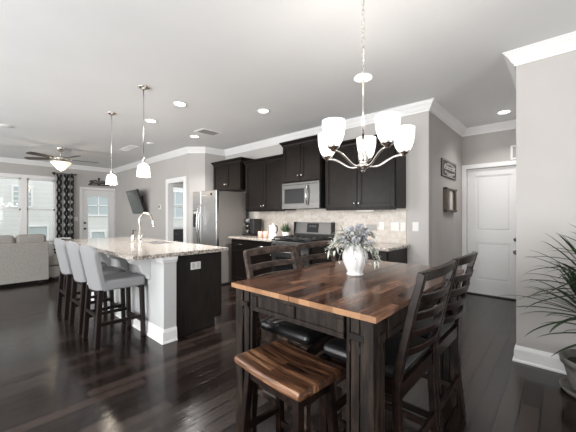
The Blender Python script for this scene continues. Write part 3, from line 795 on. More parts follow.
# ---------------------------------------------------------------- dining chairs (local front = +X)
def dining_chair(label, loc, rz, wood):
    t = thing('dining_chair', label, 'chair', loc, rz, 'ladder-back chairs at the dining table')
    hw = .221
    MB().box(-.190, .205, -.213, .213, .592, .655, .03, 4).build('seat', LEATH, t, wn=True)
    MB().box(-.20, .20, -.20, -.18, .53, .594).box(-.20, .20, .18, .20, .53, .594).box(.18, .20, -.2, .2, .53, .594).box(-.2, -.18, -.2, .2, .53, .594).build('seat_frame', wood, t)
    fr2 = [(-.245, 0), (-.218, .22), (-.205, .45), (-.205, .62), (-.238, .78), (-.272, .93), (-.306, 1.065)]
    bk = [(x+.033 if z < 1 else x+.026, z) for x, z in fr2]
    def bx(z):
        for (xa, za), (xb, zb) in zip(fr2, fr2[1:]):
            if za <= z <= zb: return xa+(xb-xa)*(z-za)/(zb-za)
        return fr2[-1][0]
    for s in (-1, 1):
        y0, y1 = (s*hw-.016, s*hw+.016)
        MB().prism(fr2+bk[::-1], 'y', y0, y1, .003).build('back_post', wood, t)
        MB().prism([(.165, 0), (.205, 0), (.207, .594), (.162, .594)], 'y', s*.205-.02, s*.205+.02, .003).build('leg', wood, t)
    def rail(name, z0, z1, th, bow, crest=0):
        r = bmesh.new(); n = 10; A = []
        for i in range(n+1):
            u_ = -1+2*i/n; y = u_*(hw+(.016 if crest else -.013)); q = -bow*(1-u_*u_)
            zt = z1+crest*(1-u_*u_)
            A.append([r.verts.new((bx(min(z, 1.06))+q+dx, y, z)) for z, dx in ((z0, .008), (z0, .008+th), (zt, .006+th), (zt, .006))])
        for a, b_ in zip(A, A[1:]):
            for k in range(4): r.faces.new([a[k], a[(k+1) % 4], b_[(k+1) % 4], b_[k]])
        r.faces.new(A[0][::-1]); r.faces.new(A[-1]); bmesh.ops.recalc_face_normals(r, faces=r.faces)
        bmesh.ops.bevel(r, geom=[e_ for e_ in r.edges if e_.calc_face_angle(0) > .8], offset=.003, segments=1, affect='EDGES')
        MB().merge(r).build(name, wood, t)
    rail('top_rail', 1.032, 1.070, .024, .026, .008)
    for zs in (.938, .862, .786, .710): rail('slat', zs, zs+.036, .018, .042)
    for s in (-1, 1): MB().box(-.21, .17, s*.205-.011, s*.205+.011, .19, .225, .003).build('stretcher', wood, t)
    MB().box(.175, .197, -.19, .19, .27, .31, .003).build('stretcher', wood, t)
    MB().box(-.215, -.195, -.215, .215, .25, .285, .003).build('stretcher', wood, t)
    return t
dc = dining_chair('dark ladder-back chair with worn brown rails on the kitchen side, nearer the island', (-1.205, 1.465, 0), 0, CHAIRB)
dup(dc, (-1.205, 1.965, 0), 0, 'dark ladder-back chair with worn brown rails on the kitchen side, standing before the range')
dd_ = dining_chair('nearest dark ladder-back chair, in front at the right of the table', (-.695, 1.445, 0), PI, CHAIRW)
dup(dd_, (-.695, 1.935, 0), PI, 'dark ladder-back chair at the right of the table, between the nearest chair and the hall')

# wooden saddle stool
ws = thing('saddle_stool', 'backless stool with striped wooden saddle seat tucked under the table end', 'stool', (-.960, 1.052, 0), math.radians(-4.5))
st = bmesh.new(); n = 16; rows = []
for i in range(n+1):
    u_ = -1+2*i/n; x = u_*.225; z = .599+.010*abs(u_)**2.2
    edge = 1-.006*math.sin(9*u_)
    th = .040
    e_ = .012 if abs(u_) > .99 else 0
    rows.append([st.verts.new(p) for p in ((x, -.150*edge, z-th+.006), (x, -.156*edge, z-th*.5), (x, -.150*edge, z-.003-e_*.4), (x, -.143, z-e_*.3), (x, .143, z-e_*.3), (x, .150*edge, z-.003-e_*.4), (x, .156*edge, z-th*.5), (x, .150*edge, z-th+.006), (x, .14, z-th), (x, -.14, z-th))])
for a, b_ in zip(rows, rows[1:]):
    for k in range(10): st.faces.new([a[k], a[(k+1) % 10], b_[(k+1) % 10], b_[k]])
st.faces.new(rows[0][::-1]); st.faces.new(rows[-1]); bmesh.ops.recalc_face_normals(st, faces=st.faces)
bmesh.ops.bevel(st, geom=[e_ for e_ in st.edges if e_.calc_face_angle(0) > 1.2], offset=.006, segments=2, affect='EDGES')
for f in st.faces: f.smooth = True
MB().merge(st).build('seat', BENCH, ws, wn=True)
for sx in (-1, 1):
    for sy in (-1, 1):
        MB().bar((sx*.165, sy*.095, .575), (sx*.205, sy*.135, 0), .036, .036, .003).build('leg', CHAIRW, ws)
for sy in (-1, 1):
    MB().box(-.165, .165, sy*.10-.009, sy*.10+.009, .50, .557, .002).build('apron', CHAIRW, ws)
    MB().bar((-.193, sy*.122, .17), (.193, sy*.122, .17), .02, .03, .002).build('stretcher', CHAIRW, ws)
for sx in (-1, 1):
    MB().box(sx*.168-.009, sx*.168+.009, -.10, .10, .50, .557, .002).build('apron', CHAIRW, ws)
    MB().bar((sx*.187, -.117, .25), (sx*.187, .117, .25), .02, .03, .002).build('stretcher', CHAIRW, ws)

# ---------------------------------------------------------------- vase and flowers
vx, vy = -.982, 1.712
vz = .9142
va = MB().lathe([(0, 0), (.050, 0), (.054, .006), (.052, .014), (.046, .02), (.058, .045), (.073, .08), (.080, .108), (.079, .135), (.068, .160), (.054, .176), (.050, .188), (.056, .196), (.050, .196), (.044, .186), (.044, .17), (.044, .05), (0, .04)], seg=72, flute=(12, .055))
va.build('vase', CERAM, loc=(vx, vy, vz), label='white fluted ceramic vase standing on the dining table', cat='vase')
fb = thing('flower_bouquet', 'lavender flowers with pale green leaves in the white vase', 'flowers', (vx, vy, vz+.15))
r_ = random.Random(11)
stm, blm, lvm = MB(), MB(), MB()
right = Vector((math.cos(YAW), math.sin(YAW), 0))
for i in range(40):
    a = r_.uniform(0, 2*PI); sp = r_.uniform(.0, .125); hgt = r_.uniform(.08, .185)-sp*.3
    tip = Vector((sp*math.cos(a)*1.05, sp*math.sin(a)*1.05, hgt))+right*.02
    p = bez((.028*math.cos(a)*r_.random(), .028*math.sin(a)*r_.random(), -.06), (0, 0, .05), tip*.6, tip, 6)
    stm.tube(p, .0014, 5)
    d = (Vector(p[-1])-Vector(p[-2])).normalized()
    for k in range(7):
        q = tip-d*(.055*k/7)
        for j in range(3):
            an = 2*PI*j/3+k; off = Vector((math.cos(an), math.sin(an), .3))*(.0035+.0022*k*(1 if k < 4 else .6))
            bmesh.ops.create_icosphere(blm.bm, subdivisions=1, radius=r_.uniform(.0042, .0068), matrix=Matrix.Translation(q+off))
def leafstem(direc, length, droop, lift, count):
    end = direc*length+Vector((0, 0, lift))
    p = bez((0, 0, -.03), direc*length*.25+Vector((0, 0, .08+max(lift, 0)*.6)), direc*length*.7+Vector((0, 0, .07+lift*.7)), end+Vector((0, 0, -droop)), 10)
    stm.tube(p, .0018, 5)
    for k in range(count):
        t_ = .3+.7*k/(count-1); q = Vector(p[min(10, int(t_*10))]); ang = r_.uniform(0, 2*PI)
        dv = (direc*.8+Vector((math.cos(ang), math.sin(ang), r_.uniform(-.7, .6)))*.75).normalized()
        ln = r_.uniform(.035, .065); w = r_.uniform(.005, .0085)
        lvm.blade([q, q+dv*ln*.35+Vector((0, 0, .002)), q+dv*ln*.7, q+dv*ln+Vector((0, 0, -.007))], [w*.4, w, w*.85, .0004], .3)
fwd = Vector((-math.sin(YAW), math.cos(YAW), 0))
for rr, ff, ln, dr, lf, ct_ in ((-1, .1, .18, .03, .01, 13), (-1, -.4, .165, .05, .03, 12), (-.9, .7, .16, .02, .04, 12), (.9, -.3, .15, .10, .0, 13), (.75, -.7, .15, .09, .0, 13), (1, .3, .145, .05, .04, 12), (.3, -1, .13, .08, .02, 10), (-.3, -1, .12, .05, .02, 10),
                              (.9, .0, .16, .09, .02, 13), (-.5, .9, .13, .0, .07, 10), (.5, .9, .13, .0, .07, 10), (.6, -.2, .11, .0, .11, 10), (-.6, -.2, .11, .0, .10, 10), (.0, -.5, .09, .0, .09, 9), (-.8, .2, .14, .0, .08, 10), (.95, .15, .13, .0, .08, 10), (.8, -.5, .13, .08, .0, 10), (.2, -.6, .08, -.04, .10, 11), (-.3, -.5, .08, -.03, .10, 11), (.5, .1, .09, -.04, .11, 11), (-.6, .3, .10, -.03, .10, 11), (.9, -.2, .11, .0, .09, 11), (-1, -.1, .15, .02, .05, 13), (-1, .3, .18, .05, .03, 13), (-.8, -.6, .15, .07, .02, 12)):
    leafstem((right*rr+fwd*ff).normalized(), ln, dr, lf, ct_)
for f in blm.bm.faces: f.smooth = True
stm.build('stems', STEM, fb); blm.build('blossoms', LAV, fb, label='greyish lavender blossoms'); lvm.build('leaves', SAGE, fb, label='pale grey-green leaves')

# ---------------------------------------------------------------- chandelier
ch = thing('chandelier', 'five-light brushed nickel chandelier with white glass shades over the dining table', 'chandelier', (-.935, 1.73, H))
def cz(z): return z-H
MB().lathe([(0, cz(2.185)), (.012, cz(2.185)), (.05, cz(2.172)), (.056, cz(2.165)), (.056, cz(2.158)), (.02, cz(2.15)), (0, cz(2.15))], seg=28).build('canopy', WHITEP, ch, label='white canopy cup part way down the chain')
chn = MB()
nl = 19; z = cz(2.185); stp = (H-2.185)/nl
for i in range(nl):
    c = z+stp*(i+.5); ring = []
    for k in range(13):
        a = 2*PI*k/12; u_ = .0105*math.cos(a); ring.append((u_ if i % 2 else 0, 0 if i % 2 else u_, c+(stp*.66)*math.sin(a)))
    chn.tube(ring, .0020, 6, caps=False)
chn.tube([(.004, 0, z), (.006, .002, z+.25), (.003, 0, 0)], .0018, 6)
chn.build('chain', NICKEL, ch)
MB().lathe([(0, -.02), (.02, -.018), (.03, 0), (0, 0)], seg=16).build('ceiling_hook', NICKEL, ch)
MB().cyl(0, 0, cz(1.755), cz(2.155), .0078, seg=14).build('rod', NICKEL, ch)
MB().lathe([(0, cz(1.76)), (.016, cz(1.76)), (.02, cz(1.752)), (.02, cz(1.745)), (.014, cz(1.738)), (.026, cz(1.70)), (.033, cz(1.665)), (.03, cz(1.635)), (.020, cz(1.622)), (.036, cz(1.615)), (.04, cz(1.604)), (.034, cz(1.594)), (.018, cz(1.586)), (.012, cz(1.576)), (.012, cz(1.569)), (0, cz(1.564))], seg=24).build('body', NICKEL, ch)
R0 = .255
for k in range(5):
    a = YAW+math.radians(-1+72*k); dx, dy = math.cos(a), math.sin(a)
    prof = bez((.028, 1.606), (.12, 1.572), (.145, 1.68), (R0, 1.672), 14)
    arm = MB().tube([(dx*r, dy*r, cz(z)) for r, z in prof], .0072, 8)
    arm.lathe([(0, cz(1.664)), (.012, cz(1.668)), (.016, cz(1.676)), (.034, cz(1.688)), (.037, cz(1.698)), (.032, cz(1.708)), (.0, cz(1.708))], (dx*R0, dy*R0, 0), 18)
    arm.build('arm', NICKEL, ch)
    sh = MB().lathe([(.030, cz(1.702)), (.039, cz(1.706)), (.051, cz(1.728)), (.060, cz(1.76)), (.0655, cz(1.80)), (.067, cz(1.845)), (.063, cz(1.845)), (.061, cz(1.80)), (.055, cz(1.76)), (.046, cz(1.732)), (.036, cz(1.712)), (0, cz(1.710))], (dx*R0, dy*R0, 0), 28)
    sh.build('shade', SHADE, ch)
    pl = bpy.data.lights.new('chandelier_bulb', 'POINT'); pl.energy = 2.4; pl.color = (1, .93, .84); pl.shadow_soft_size = .03
    po = bpy.data.objects.new('chandelier_bulb', pl); COL.objects.link(po); po.location = (-.935+dx*R0, 1.73+dy*R0, 1.88)

# pendants over the island
def pendant(label, x, y):
    t = thing('pendant_light', label, 'pendant light', (x, y, H), group='pendant lights over the island')
    MB().lathe([(0, -.03), (.02, -.03), (.06, -.012), (.064, 0), (0, 0)], seg=24).build('canopy', NICKEL, t)
    MB().cyl(0, 0, -.80, -.02, .0055, seg=10).build('rod', NICKEL, t)
    MB().lathe([(0, -.79), (.009, -.79), (.014, -.81), (.016, -.862), (0, -.866)], seg=18).build('socket', NICKEL, t)
    MB().lathe([(0, -.858), (.022, -.860), (.045, -.869), (.059, -.890), (.066, -.925), (.070, -.965), (.072, -1.005), (.068, -1.005), (.066, -.965), (.062, -.925), (.054, -.894), (.042, -.875), (0, -.866)], seg=28).build('shade', PEND, t)
    pl = bpy.data.lights.new('pendant_bulb', 'POINT'); pl.energy = 4; pl.color = (1, .88, .72); pl.shadow_soft_size = .03
    po = bpy.data.objects.new('pendant_bulb', pl); COL.objects.link(po); po.location = (x, y, 1.70)
    return t
pendant('nearer pendant light with white bell shade, the right one of the two over the island', -3.487, 1.415)
pendant('farther pendant light with white bell shade, hanging in front of the glazed door', -4.70, 1.468)

# ceiling fan
cf = thing('ceiling_fan', 'dark-bladed ceiling fan with amber glass bowl light in the living area', 'ceiling fan', (-7.915, 1.498, H))
MB().lathe([(0, -.09), (.03, -.09), (.06, -.06), (.085, -.01), (.085, 0), (0, 0)], seg=24).cyl(0, 0, -.19, -.08, .014).build('canopy', NICKEL, cf)
MB().lathe([(0, -.18), (.04, -.18), (.13, -.195), (.155, -.22), (.155, -.245), (.13, -.265), (.08, -.275), (0, -.275)], seg=28).build('motor', NICKEL, cf)
for k in range(5):
    a = YAW+math.radians(31+12+72*k); M = Matrix.Rotation(a, 4, 'Z') @ Matrix.Translation((0, 0, -.235)) @ Matrix.Rotation(math.radians(11), 4, 'X')
    b_ = MB().prism([(.20, -.05), (.30, -.065), (.62, -.07), (.68, -.055), (.70, 0), (.68, .055), (.62, .07), (.30, .065), (.20, .05)], 'z', -.004, .004, M=M)
    b_ = b_.build('blade', plain('fan_blade_wood', (.075, .062, .055), .5) if 'fan_blade_wood' not in MATS else MATS['fan_blade_wood'], cf)
    MB().box(.10, .24, -.018, .018, -.009, -.003, M=M).build('blade_iron', NICKEL, b_)
MB().lathe([(0, -.275), (.06, -.275), (.07, -.285), (.155, -.292), (.16, -.30), (.05, -.30), (0, -.30)], seg=28).build('light_fitter', NICKEL, cf)
MB().lathe([(.158, -.297), (.185, -.305), (.182, -.325), (.125, -.385), (.07, -.455), (.03, -.475), (0, -.478)], seg=28).build('light_bowl', FANL, cf)
MB().lathe([(0, -.475), (.012, -.478), (.01, -.49), (0, -.50)], seg=12).build('finial', NICKEL, cf)
pl = bpy.data.lights.new('fan_bulb', 'POINT'); pl.energy = 5; pl.color = (1, .82, .6); pl.shadow_soft_size = .12
po = bpy.data.objects.new('fan_bulb', pl); COL.objects.link(po); po.location = (-7.915, 1.498, H-.56)

# recessed downlights
for (x, y), lb in (((-3.667, 1.948), 'recessed downlight above the near end of the island'), ((-4.651, 1.998), 'recessed downlight above the far half of the island, right of the farther pendant'),
                   ((-4.971, 2.922), 'recessed downlight beside the ceiling vent in front of the refrigerator'), ((-3.06, 2.854), 'recessed downlight in front of the microwave and range'),
                   ((-.611, 5.141), 'recessed downlight in the hall before the entry door')):
    t = thing('downlight', lb, 'ceiling light', (x, y, H), group='recessed ceiling lights')
    MB().lathe([(.066, -.002), (.088, -.006), (.09, 0), (.066, 0)], seg=28).build('trim_ring', TRIM, t)
    MB().lathe([(0, -.0045), (.067, -.0045), (.067, -.001), (0, -.001)], seg=28).build('lens', LENS, t)
    sl = bpy.data.lights.new('downlight_lamp', 'AREA'); sl.shape = 'DISK'; sl.size = .12; sl.energy = 4.5 if y > 4 else 30 if x > -4 and y > 2.5 else 11; sl.color = (1, .97, .94); sl.spread = math.radians(120)
    so = bpy.data.objects.new('downlight_lamp', sl); COL.objects.link(so); so.location = (x, y, H-.012)

t = thing('downlight', 'recessed downlight in the ceiling of the room through the cased opening', 'ceiling light', (-8.4, 5.0, H), group='recessed ceiling lights')  # lamp out of view, added to brighten the room behind the opening
MB().lathe([(.066, -.002), (.088, -.006), (.09, 0), (.066, 0)], seg=28).build('trim_ring', TRIM, t)
MB().lathe([(0, -.0045), (.067, -.0045), (.067, -.001), (0, -.001)], seg=28).build('lens', LENS, t)
sl = bpy.data.lights.new('downlight_lamp', 'AREA'); sl.shape = 'DISK'; sl.size = .12; sl.energy = 40; sl.color = (1, .97, .94)
so = bpy.data.objects.new('downlight_lamp', sl); COL.objects.link(so); so.location = (-8.4, 5.0, H-.012)

# vents and smoke detector on the ceiling
vt = thing('ceiling_vent', 'slatted ceiling vent beside a downlight in front of the refrigerator', 'vent', (-4.53, 2.93, H))
q = MB()
for a, b_, c, d in ((-.14, .14, -.19, -.165), (-.14, .14, .165, .19), (-.14, -.115, -.165, .165), (.115, .14, -.165, .165)): q.box(a, b_, c, d, -.010, 0, .002)
q.build('frame', TRIM, vt)
MB().box(-.115, .115, -.165, .165, -.002, 0).build('backing', GREYP, vt)
q = MB()
for i in range(9): q.box(-.105+i*.0245, -.095+i*.0245, -.165, .165, -.009, -.002)
q.build('louvres', GREYP, vt)
MB().lathe([(0, -.03), (.045, -.03), (.062, -.02), (.066, 0), (0, 0)], (0, 0, 0), 24).build('smoke_detector', WHITEP, loc=(-6.067, 2.587, H), label='round white smoke detector on the ceiling before the cased opening', cat='smoke detector')
vt = thing('ceiling_vent', 'long flat white ceiling vent near the glazed door and living wall', 'vent', (-6.85, 2.47, H))
q = MB().box(-.32, .32, -.08, -.062, -.01, 0).box(-.32, .32, .062, .08, -.01, 0).box(-.32, -.30, -.062, .062, -.01, 0).box(.30, .32, -.062, .062, -.01, 0); q.build('frame', TRIM, vt)
q = MB().box(-.30, .30, -.062, .062, -.002, 0)
for i in range(5): q.box(-.30, .30, -.05+i*.022, -.042+i*.022, -.008, -.002)
q.build('louvres', TRIM, vt)
MB().lathe([(0, -.008), (.095, -.008), (.10, 0), (0, 0)], (0, 0, 0), 28).build('ceiling_speaker', TRIM, loc=(-6.63, .53, H), label='flat round white speaker cover on the ceiling at the far left', cat='speaker')

# ---------------------------------------------------------------- things on the kitchen worktop
cm = thing('coffee_maker', 'black and silver coffee maker at the left end of the worktop', 'coffee maker', (-4.42, 3.80, .914))
MB().box(-.11, .11, -.13, .14, 0, .035, .008, 2).build('base', BLACK, cm, wn=True)
MB().box(.02, .15, -.06, .14, .035, .32, .012, 2).build('water_tank', BLACK, cm, wn=True)
MB().box(-.10, .02, .03, .14, .035, .24, .006, 2).build('column', BLACK, cm, wn=True)
MB().lathe([(0, .235), (.075, .235), (.085, .245), (.085, .315), (.078, .325), (0, .325)], (-.05, -.02, 0), 24).build('brew_head', STEEL, cm)
MB().tube([(-.05, -.03, .235), (-.05, -.035, .19), (-.045, -.06, .17)], [.02, .016, .008], 10).build('spout', CHROME, cm)
MB().lathe([(0, .036), (.03, .036), (.036, .05), (.036, .10), (.033, .11), (.028, .108), (0, .045)], (-.045, -.045, 0), 20).build('glass_cup', STEEL, cm)
for px, lb in ((-3.95, 'pale pink mug, the one nearer the coffee maker'), (-3.85, 'pale pink mug, the one beside the white pitcher')):
    g = thing('mug', lb, 'mug', (px, 3.61+(.03 if px > -3.9 else 0), .914), group='pink mugs by the coffee maker')
    MB().lathe([(0, 0), (.034, 0), (.038, .006), (.041, .05), (.043, .105), (.039, .105), (.037, .05), (.033, .01), (0, .009)], seg=24).build('cup', PINK, g)
    MB().tube([(.04, 0, .03), (.062, 0, .035), (.066, 0, .06), (.058, 0, .082), (.041, 0, .085)], .005, 8).build('handle', PINK, g)
kt = thing('pitcher', 'white lidded pitcher with curved black handle between the mugs and the range', 'pitcher', (-3.725, 3.70, .914))
MB().lathe([(0, 0), (.068, 0), (.072, .01), (.070, .06), (.062, .13), (.058, .20), (.05, .215), (.02, .222), (0, .222)], seg=28).prism([(-.055, .17), (-.055, .21), (-.095, .215)], 'y', -.016, .016).build('body', CERAM, kt)
MB().lathe([(0, .22), (.012, .222), (.016, .24), (.01, .25), (0, .252)], seg=16).build('lid_knob', CERAM, kt)
MB().tube(bez((.05, 0, .205), (.13, 0, .235), (.125, 0, .10), (.066, 0, .085), 14), .010, 10).build('handle', BLACK, kt)
sp_ = thing('potted_plant', 'small spiky green plant in a white pot next to the range', 'plant', (-3.56, 3.86, .914))
MB().lathe([(0, 0), (.055, 0), (.062, .01), (.075, .09), (.075, .10), (.068, .10), (.06, .08), (0, .08)], seg=28).build('pot', CERAM, sp_)
lv = MB(); r_ = random.Random(4)
for i in range(60):
    a = r_.uniform(0, 2*PI); el = r_.uniform(.35, 1.35); ln = r_.uniform(.12, .215)
    d = Vector((math.cos(a)*math.cos(el), math.sin(a)*math.cos(el)*.6-.05, math.sin(el))); w = r_.uniform(.007, .012)
    if d.x > 0: ln = min(ln, .125/max(.05, d.x))
    b0 = Vector((r_.uniform(-.03, .03), r_.uniform(-.03, .03), .085))
    lv.blade([b0, b0+d*ln*.35, b0+d*ln*.7, b0+d*ln-Vector((0, 0, .012))], [w*.6, w, w*.8, .0005], .3)
lv.build('leaves', LEAFG, sp_)

# switches and outlets
def plate(name, label, cat, x, z, w, h, m_, n, y=4.03):
    t = thing(name, label, cat, (x, y, z))
    MB().box(-w/2, w/2, -.008, 0, -h/2, h/2, .002).build('cover_plate', m_, t)
    for i in range(n):
        cx = (i-(n-1)/2)*.046
        MB().box(cx-.015, cx+.015, -.011, -.008, -.034, .034, .001).build('rocker' if 'switch' in name else 'socket', m_, t)
plate('light_switch', 'white double light switch on the tile right of the lavender flowers', 'switch', -1.695, 1.148, .118, .118, WHITEP, 2)
plate('light_switch', 'white single light switch at the right edge of the backsplash tile', 'switch', -1.585, 1.148, .074, .118, WHITEP, 1)
plate('light_switch', 'white light switch on the painted wall beside the backsplash', 'switch', -1.425, 1.150, .08, .120, WHITEP, 1, y=4.04)
plate('wall_outlet', 'white outlet on the tile close behind the lavender flowers', 'outlet', -1.885, 1.15, .074, .118, WHITEP, 1)
plate('wall_outlet', 'wide grey outlet plate on the tile half hidden behind the flowers', 'outlet', -2.045, 1.125, .16, .085, GREYP, 2)

# signs on the hall wall
sg = thing('wall_sign', 'dark wooden plaque with white lettering, upper of two hangings on the hall wall', 'sign', (-1.265, 4.93, 1.978))
MB().box(0, .022, -.375, .375, -.125, .125, .004).build('board', plain('sign_wood', (.085, .075, .068), .7, var=.3, vscale=20), sg)
bd = MB()
for a, b_, c, d in ((-.365, .365, .108, .114), (-.365, .365, -.114, -.108), (-.365, -.359, -.108, .108), (.359, .365, -.108, .108)): bd.box(.022, .0235, a, b_, c, d)
bd.build('border', CERAM, sg)
r_ = random.Random(3)
def strokes(y0, y1, zf, hgt, n_):
    lt = MB()
    for i in range(n_):
        y = y0+(y1-y0)*i/(n_-1); z = zf(y); s_ = (y1-y0)/n_*.30
        k = r_.choice((0, 1, 2))
        if k == 0: lt.box(.022, .0245, y-s_, y+s_, z-hgt/2, z+hgt/2)
        elif k == 1: lt.box(.022, .0245, y-s_, y-s_*.2, z-hgt/2, z+hgt/2).box(.022, .0245, y+s_*.2, y+s_, z-hgt/2, z+hgt/2)
        else: lt.box(.022, .0245, y-s_, y+s_, z+hgt*.15, z+hgt/2).box(.022, .0245, y-s_, y+s_, z-hgt/2, z-hgt*.2)
    lt.build('lettering', CERAM, sg)
strokes(-.25, .25, lambda y: .045+.04*math.cos(y*5.5)-.01, .026, 13)
strokes(-.27, .27, lambda y: .012, .05, 11)
strokes(-.24, .24, lambda y: -.05-.02*math.cos(y*6), .024, 13)
strokes(-.12, .12, lambda y: -.092, .014, 7)
wf = thing('wall_frame', 'tall dark-framed box hanging with a pale panel, below the lettered plaque', 'frame', (-1.265, 4.945, 1.525))
q = MB()
for a, b_, c, d in ((-.27, -.17, -.17, .17), (.21, .27, -.17, .17), (-.17, .21, .145, .17), (-.17, .21, -.17, -.145)): q.box(0, .045, a, b_, c, d, .004)
q.build('frame', plain('frame_wood', (.13, .10, .08), .6, var=.3, vscale=20), wf)
MB().box(.001, .012, -.17, .21, -.145, .145).build('panel', plain('pale_panel', (.55, .50, .45), .6, var=.15, vscale=12), wf)
q = MB()
for y in (-.275, .235):
    for z in (-.175, .145): q.box(-.0, .05, y, y+.04, z, z+.03, .002)
q.build('corner_brackets', IRON, wf)
MB().box(.012, .03, -.03, .07, -.14, .14, .003).build('inner_strip', CERAM, wf)

# small box above the entry door
cb = thing('door_chime', 'white framed box with grey centre on the wall above the entry door', 'door chime', (-.545, 5.75, 2.255))
q = MB()
for a, b_, c, d in ((-.055, -.027, -.105, .115), (.085, .113, -.105, .115), (-.027, .085, .085, .115), (-.027, .085, -.105, -.075)): q.box(a, b_, -.025, 0, c, d, .003)
q.build('frame', TRIM, cb); MB().box(-.027, .085, -.012, -.001, -.075, .085).build('grille', GREYP, cb)

# thermostat and living room switch
tt = thing('thermostat', 'small white thermostat on the wall between television and cased opening', 'thermostat', (-7.24, TV_Y, 1.51))
MB().box(-.06, .06, -.02, 0, -.055, .055, .004).build('housing', WHITEP, tt); MB().box(-.045, .02, -.022, -.019, -.02, .035).build('screen', BLACK, tt)
sw = thing('light_switch', 'white light switch between the patterned curtain and glazed door', 'switch', (X0, 2.285, 1.205))
MB().box(0, .008, -.058, .058, -.058, .058, .002).build('cover_plate', WHITEP, sw)
for y in (-.023, .023): MB().box(.008, .011, y-.015, y+.015, -.033, .033, .001).build('rocker', WHITEP, sw)

# iron scroll over the glazed door
dc_ = thing('wall_scroll', 'black iron scrollwork ornament over the glazed door', 'wall decor', (X0, 2.87, 2.21))
MB().box(0, .05, -.27, .27, -.012, .012, .003).build('ledge', IRON, dc_)
q = MB()
for s in (-1, 1):
    for c, R_ in ((.19, .048), (.09, .065)):
        q.tube([(.02, s*(c+R_*(1-.06*i)*math.cos(.55*i)), .085+R_*(1-.06*i)*math.sin(.55*i)) for i in range(15)], .012, 6)
    q.tube([(.02, s*.25, .03), (.02, s*.15, .05), (.02, s*.05, .05), (.02, 0, .02)], .012, 6)
q.tube([(.02, 0, .02), (.02, 0, .15), (.02, .02, .19), (.02, 0, .215), (.02, -.02, .19), (.02, 0, .15)], .014, 6)
q.build('scroll', IRON, dc_)

# television on a tilting arm
tv = thing('television', 'flat television tilted down from a wall arm beside the cased opening', 'television', (-8.30, 3.16, 1.66))
M = Matrix.Rotation(math.radians(-4), 4, 'Z') @ Matrix.Rotation(math.radians(17), 4, 'X')
MB().box(-.46, .46, -.02, .025, -.315, .315, .006, M=M).build('housing', BLACK, tv)
MB().box(-.445, .445, -.0225, -.0195, -.295, .30, M=M).build('screen', BLACKG, tv)
MB().bar((-.05, .03, 0), (-.05, .168, 0), .06, .06).box(-.17, .07, .150, .169, -.16, .16).build('wall_arm', BLACK, tv)

# ---------------------------------------------------------------- living room
# patterned curtain
t_ = bmesh.new(); uvl = t_.loops.layers.uv.new('UVMap'); n = 60; Yc0, Yc1 = 1.80, 2.215; ztop, zb = 2.43, .02
cols = []
for i in range(n+1):
    u_ = i/n; y = Yc0+(Yc1-Yc0)*u_; x = .035*math.sin(u_*2*PI*4.5)
    cols.append((u_, [t_.verts.new((x, y-2.0, z)) for z in (0, -1.2, zb-ztop)]))
for (ua, a), (ub, b_) in zip(cols, cols[1:]):
    for j, (za, zz) in enumerate(((2.43, 1.23), (1.23, .02))):
        f = t_.faces.new([a[j], b_[j], b_[j+1], a[j+1]]); f.smooth = True
        for lp, (uu, vv) in zip(f.loops, ((ua, za), (ub, za), (ub, zz), (ua, zz))): lp[uvl].uv = (uu*.62, vv)
me = bpy.data.meshes.new('curtain'); t_.to_mesh(me); t_.free(); me.materials.append(CURT)
cu = bpy.data.objects.new('curtain', me); COL.objects.link(cu); cu.location = (X0+.13, 2.0, ztop)
cu['label'] = 'black and white lattice-patterned curtain beside the far window'; cu['category'] = 'curtain'
q = cu.modifiers.new('thickness', 'SOLIDIFY'); q.thickness = .004
cr = thing('curtain_rod', 'short black rod holding the patterned curtain', 'curtain rod', (X0, 2.0, 2.452))
MB().tube([(.13, -.24, 0), (.13, .25, 0)], .012, 10).build('rod', IRON, cr)
for y in (-.25, .26): MB().lathe([(0, -.025), (.02, -.018), (.026, 0), (.02, .018), (0, .025)], (.13, y, 0), 14).build('finial', IRON, cr)
for y in (-.2, .2): MB().box(0, .13, y-.008, y+.008, -.008, .008).box(0, .01, y-.02, y+.02, -.04, .04).build('bracket', IRON, cr)

# sofa seen from behind
so = thing('sofa', 'light grey linen sofa facing the far window, seen from behind', 'sofa', (-7.9, -.2, 0))
MB().box(.28, .48, -1.7, 1.414, .055, .785, .012, 3).build('back_frame', SOFAF, so, wn=True)
MB().box(-.52, .28, -1.7, 1.66, .055, .27, .02, 3).build('base', SOFAF, so, wn=True)
for a, b_ in ((-1.68, -.62), (-.61, .945), (.955, 1.66)):
    MB().box(-.52, .29, a, b_, .272, .50, .05, 4).build('seat_cushion', SOFAF, so, wn=True)
for a, b_ in ((-1.66, -.35), (-.34, .94), (.95, 1.405)):
    MB().box(.10, .33, a, b_, .50, .93, .07, 4, M=Matrix.Rotation(0, 4, 'Y')).build('back_cushion', SOFAF, so, wn=True)
for x, y in ((.40, -1.6), (.40, 1.3), (-.45, -1.6), (-.45, 1.58)): MB().box(x-.03, x+.03, y-.03, y+.03, 0, .056).build('foot', ESPD, so)
pw = MB().box(-.15, .15, -.05, .05, -.17, .17, .045, 4)
pw.build('throw_pillow', PILLOW, loc=(-7.70, 1.49, .672), rz=math.radians(75), wn=True, label='black and white patterned throw pillow on the open end of the sofa', cat='pillow')

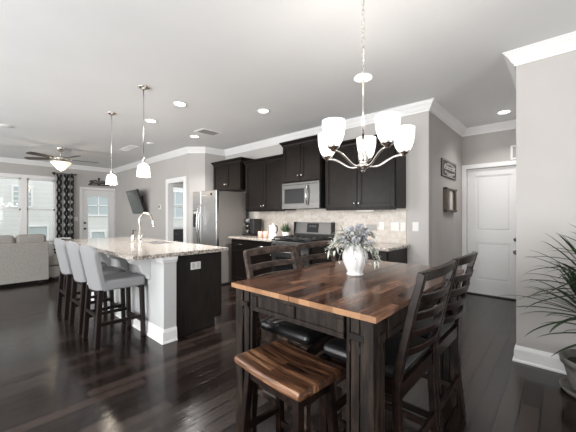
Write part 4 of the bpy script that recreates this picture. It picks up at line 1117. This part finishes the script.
# dresser in the room behind the cased opening
dz = thing('dresser', 'dark dresser under the window of the room through the cased opening', 'dresser', (-9.93, 5.35, 0))
MB().box(-.25, .25, -.75, .75, .08, .80, .004).box(-.22, .22, -.7, .7, 0, .08).build('dresser_body', plain('grey_dresser_paint', (.055, .055, .06), .45), dz)
MB().box(-.26, .27, -.77, .77, .80, .825, .004).build('top', ESPD, dz)
for i in range(3):
    for j in range(2):
        d = MB().box(.25, .265, -.73+j*.735, -.005+j*.735, .10+i*.232, .32+i*.232, .003).build('drawer', MATS['grey_dresser_paint'], dz)
        MB().box(.265, .28, -.42+j*.735, -.31+j*.735, .205+i*.232, .22+i*.232).build('handle', NICKEL, d)

# ---------------------------------------------------------------- big potted plant by the near wall
pp = thing('potted_palm', 'spiky dragon-tree plant in a grey pot by the near wall', 'plant', (.175, 3.08, 0))
MB().lathe([(0, .0), (.165, .0), (.185, .008), (.20, .035), (.19, .035), (.17, .014), (0, .014)], seg=36).build('saucer', POT, pp)
MB().lathe([(0, .016), (.12, .016), (.135, .03), (.155, .10), (.172, .17), (.180, .205), (.196, .21), (.200, .248), (.193, .255), (.182, .25), (.172, .21), (0, .205)], seg=40).build('pot', POT, pp)
MB().lathe([(0, .216), (.05, .218), (.12, .214), (.173, .208), (.165, .20), (0, .20)], seg=24).build('soil', SOIL, pp)
tk = MB(); lv = MB(); r_ = random.Random(21)
stems = [((.0, .0), (-.01, -.04, .84)), ((.03, .03), (.10, -.02, .98)), ((-.04, -.02), (-.06, -.08, .66)), ((.02, -.05), (.08, -.14, .58))]
for (bx_, by_), top in stems:
    tk.tube(bez((bx_, by_, .20), (bx_*1.3, by_*1.3, .35), (top[0], top[1], top[2]*.7), top, 10), [.016]*6+[.014]*5, 10)
    for i in range(58):
        a = 2*PI*i*.618+r_.uniform(-.2, .2); fr_el = i/57; el = 1.38-1.55*fr_el+r_.uniform(-.12, .12)
        ln = r_.uniform(.34, .52)*(1 if fr_el > .15 else .8)
        h_ = Vector((math.cos(a), math.sin(a), 0)); b0 = Vector(top)-Vector((0, 0, .10*fr_el))
        # keep leaves on the room side of the wall
        lim = .25
        reach = h_.y*ln*math.cos(el*.5)+top[1]
        if reach > lim: ln *= max(.35, (lim-top[1])/max(.01, h_.y*ln*math.cos(el*.5)))
        d0 = h_*math.cos(el)+Vector((0, 0, math.sin(el)))
        p1 = b0+d0*ln*.45; p2 = b0+d0*ln*.8+h_*ln*.05-Vector((0, 0, ln*.05)); p3 = b0+d0*ln*.95+h_*ln*.08-Vector((0, 0, ln*(.04+.16*math.cos(el))))
        pts = bez(tuple(b0), tuple(p1), tuple(p2), tuple(p3), 8); w = r_.uniform(.010, .0155)
        lv.blade(pts, [w*.7, w*.9, w, w, w*.95, w*.8, w*.6, w*.35, .0005], .35)
tk.build('trunk', STEM, pp); lv.build('leaves', LEAF, pp)
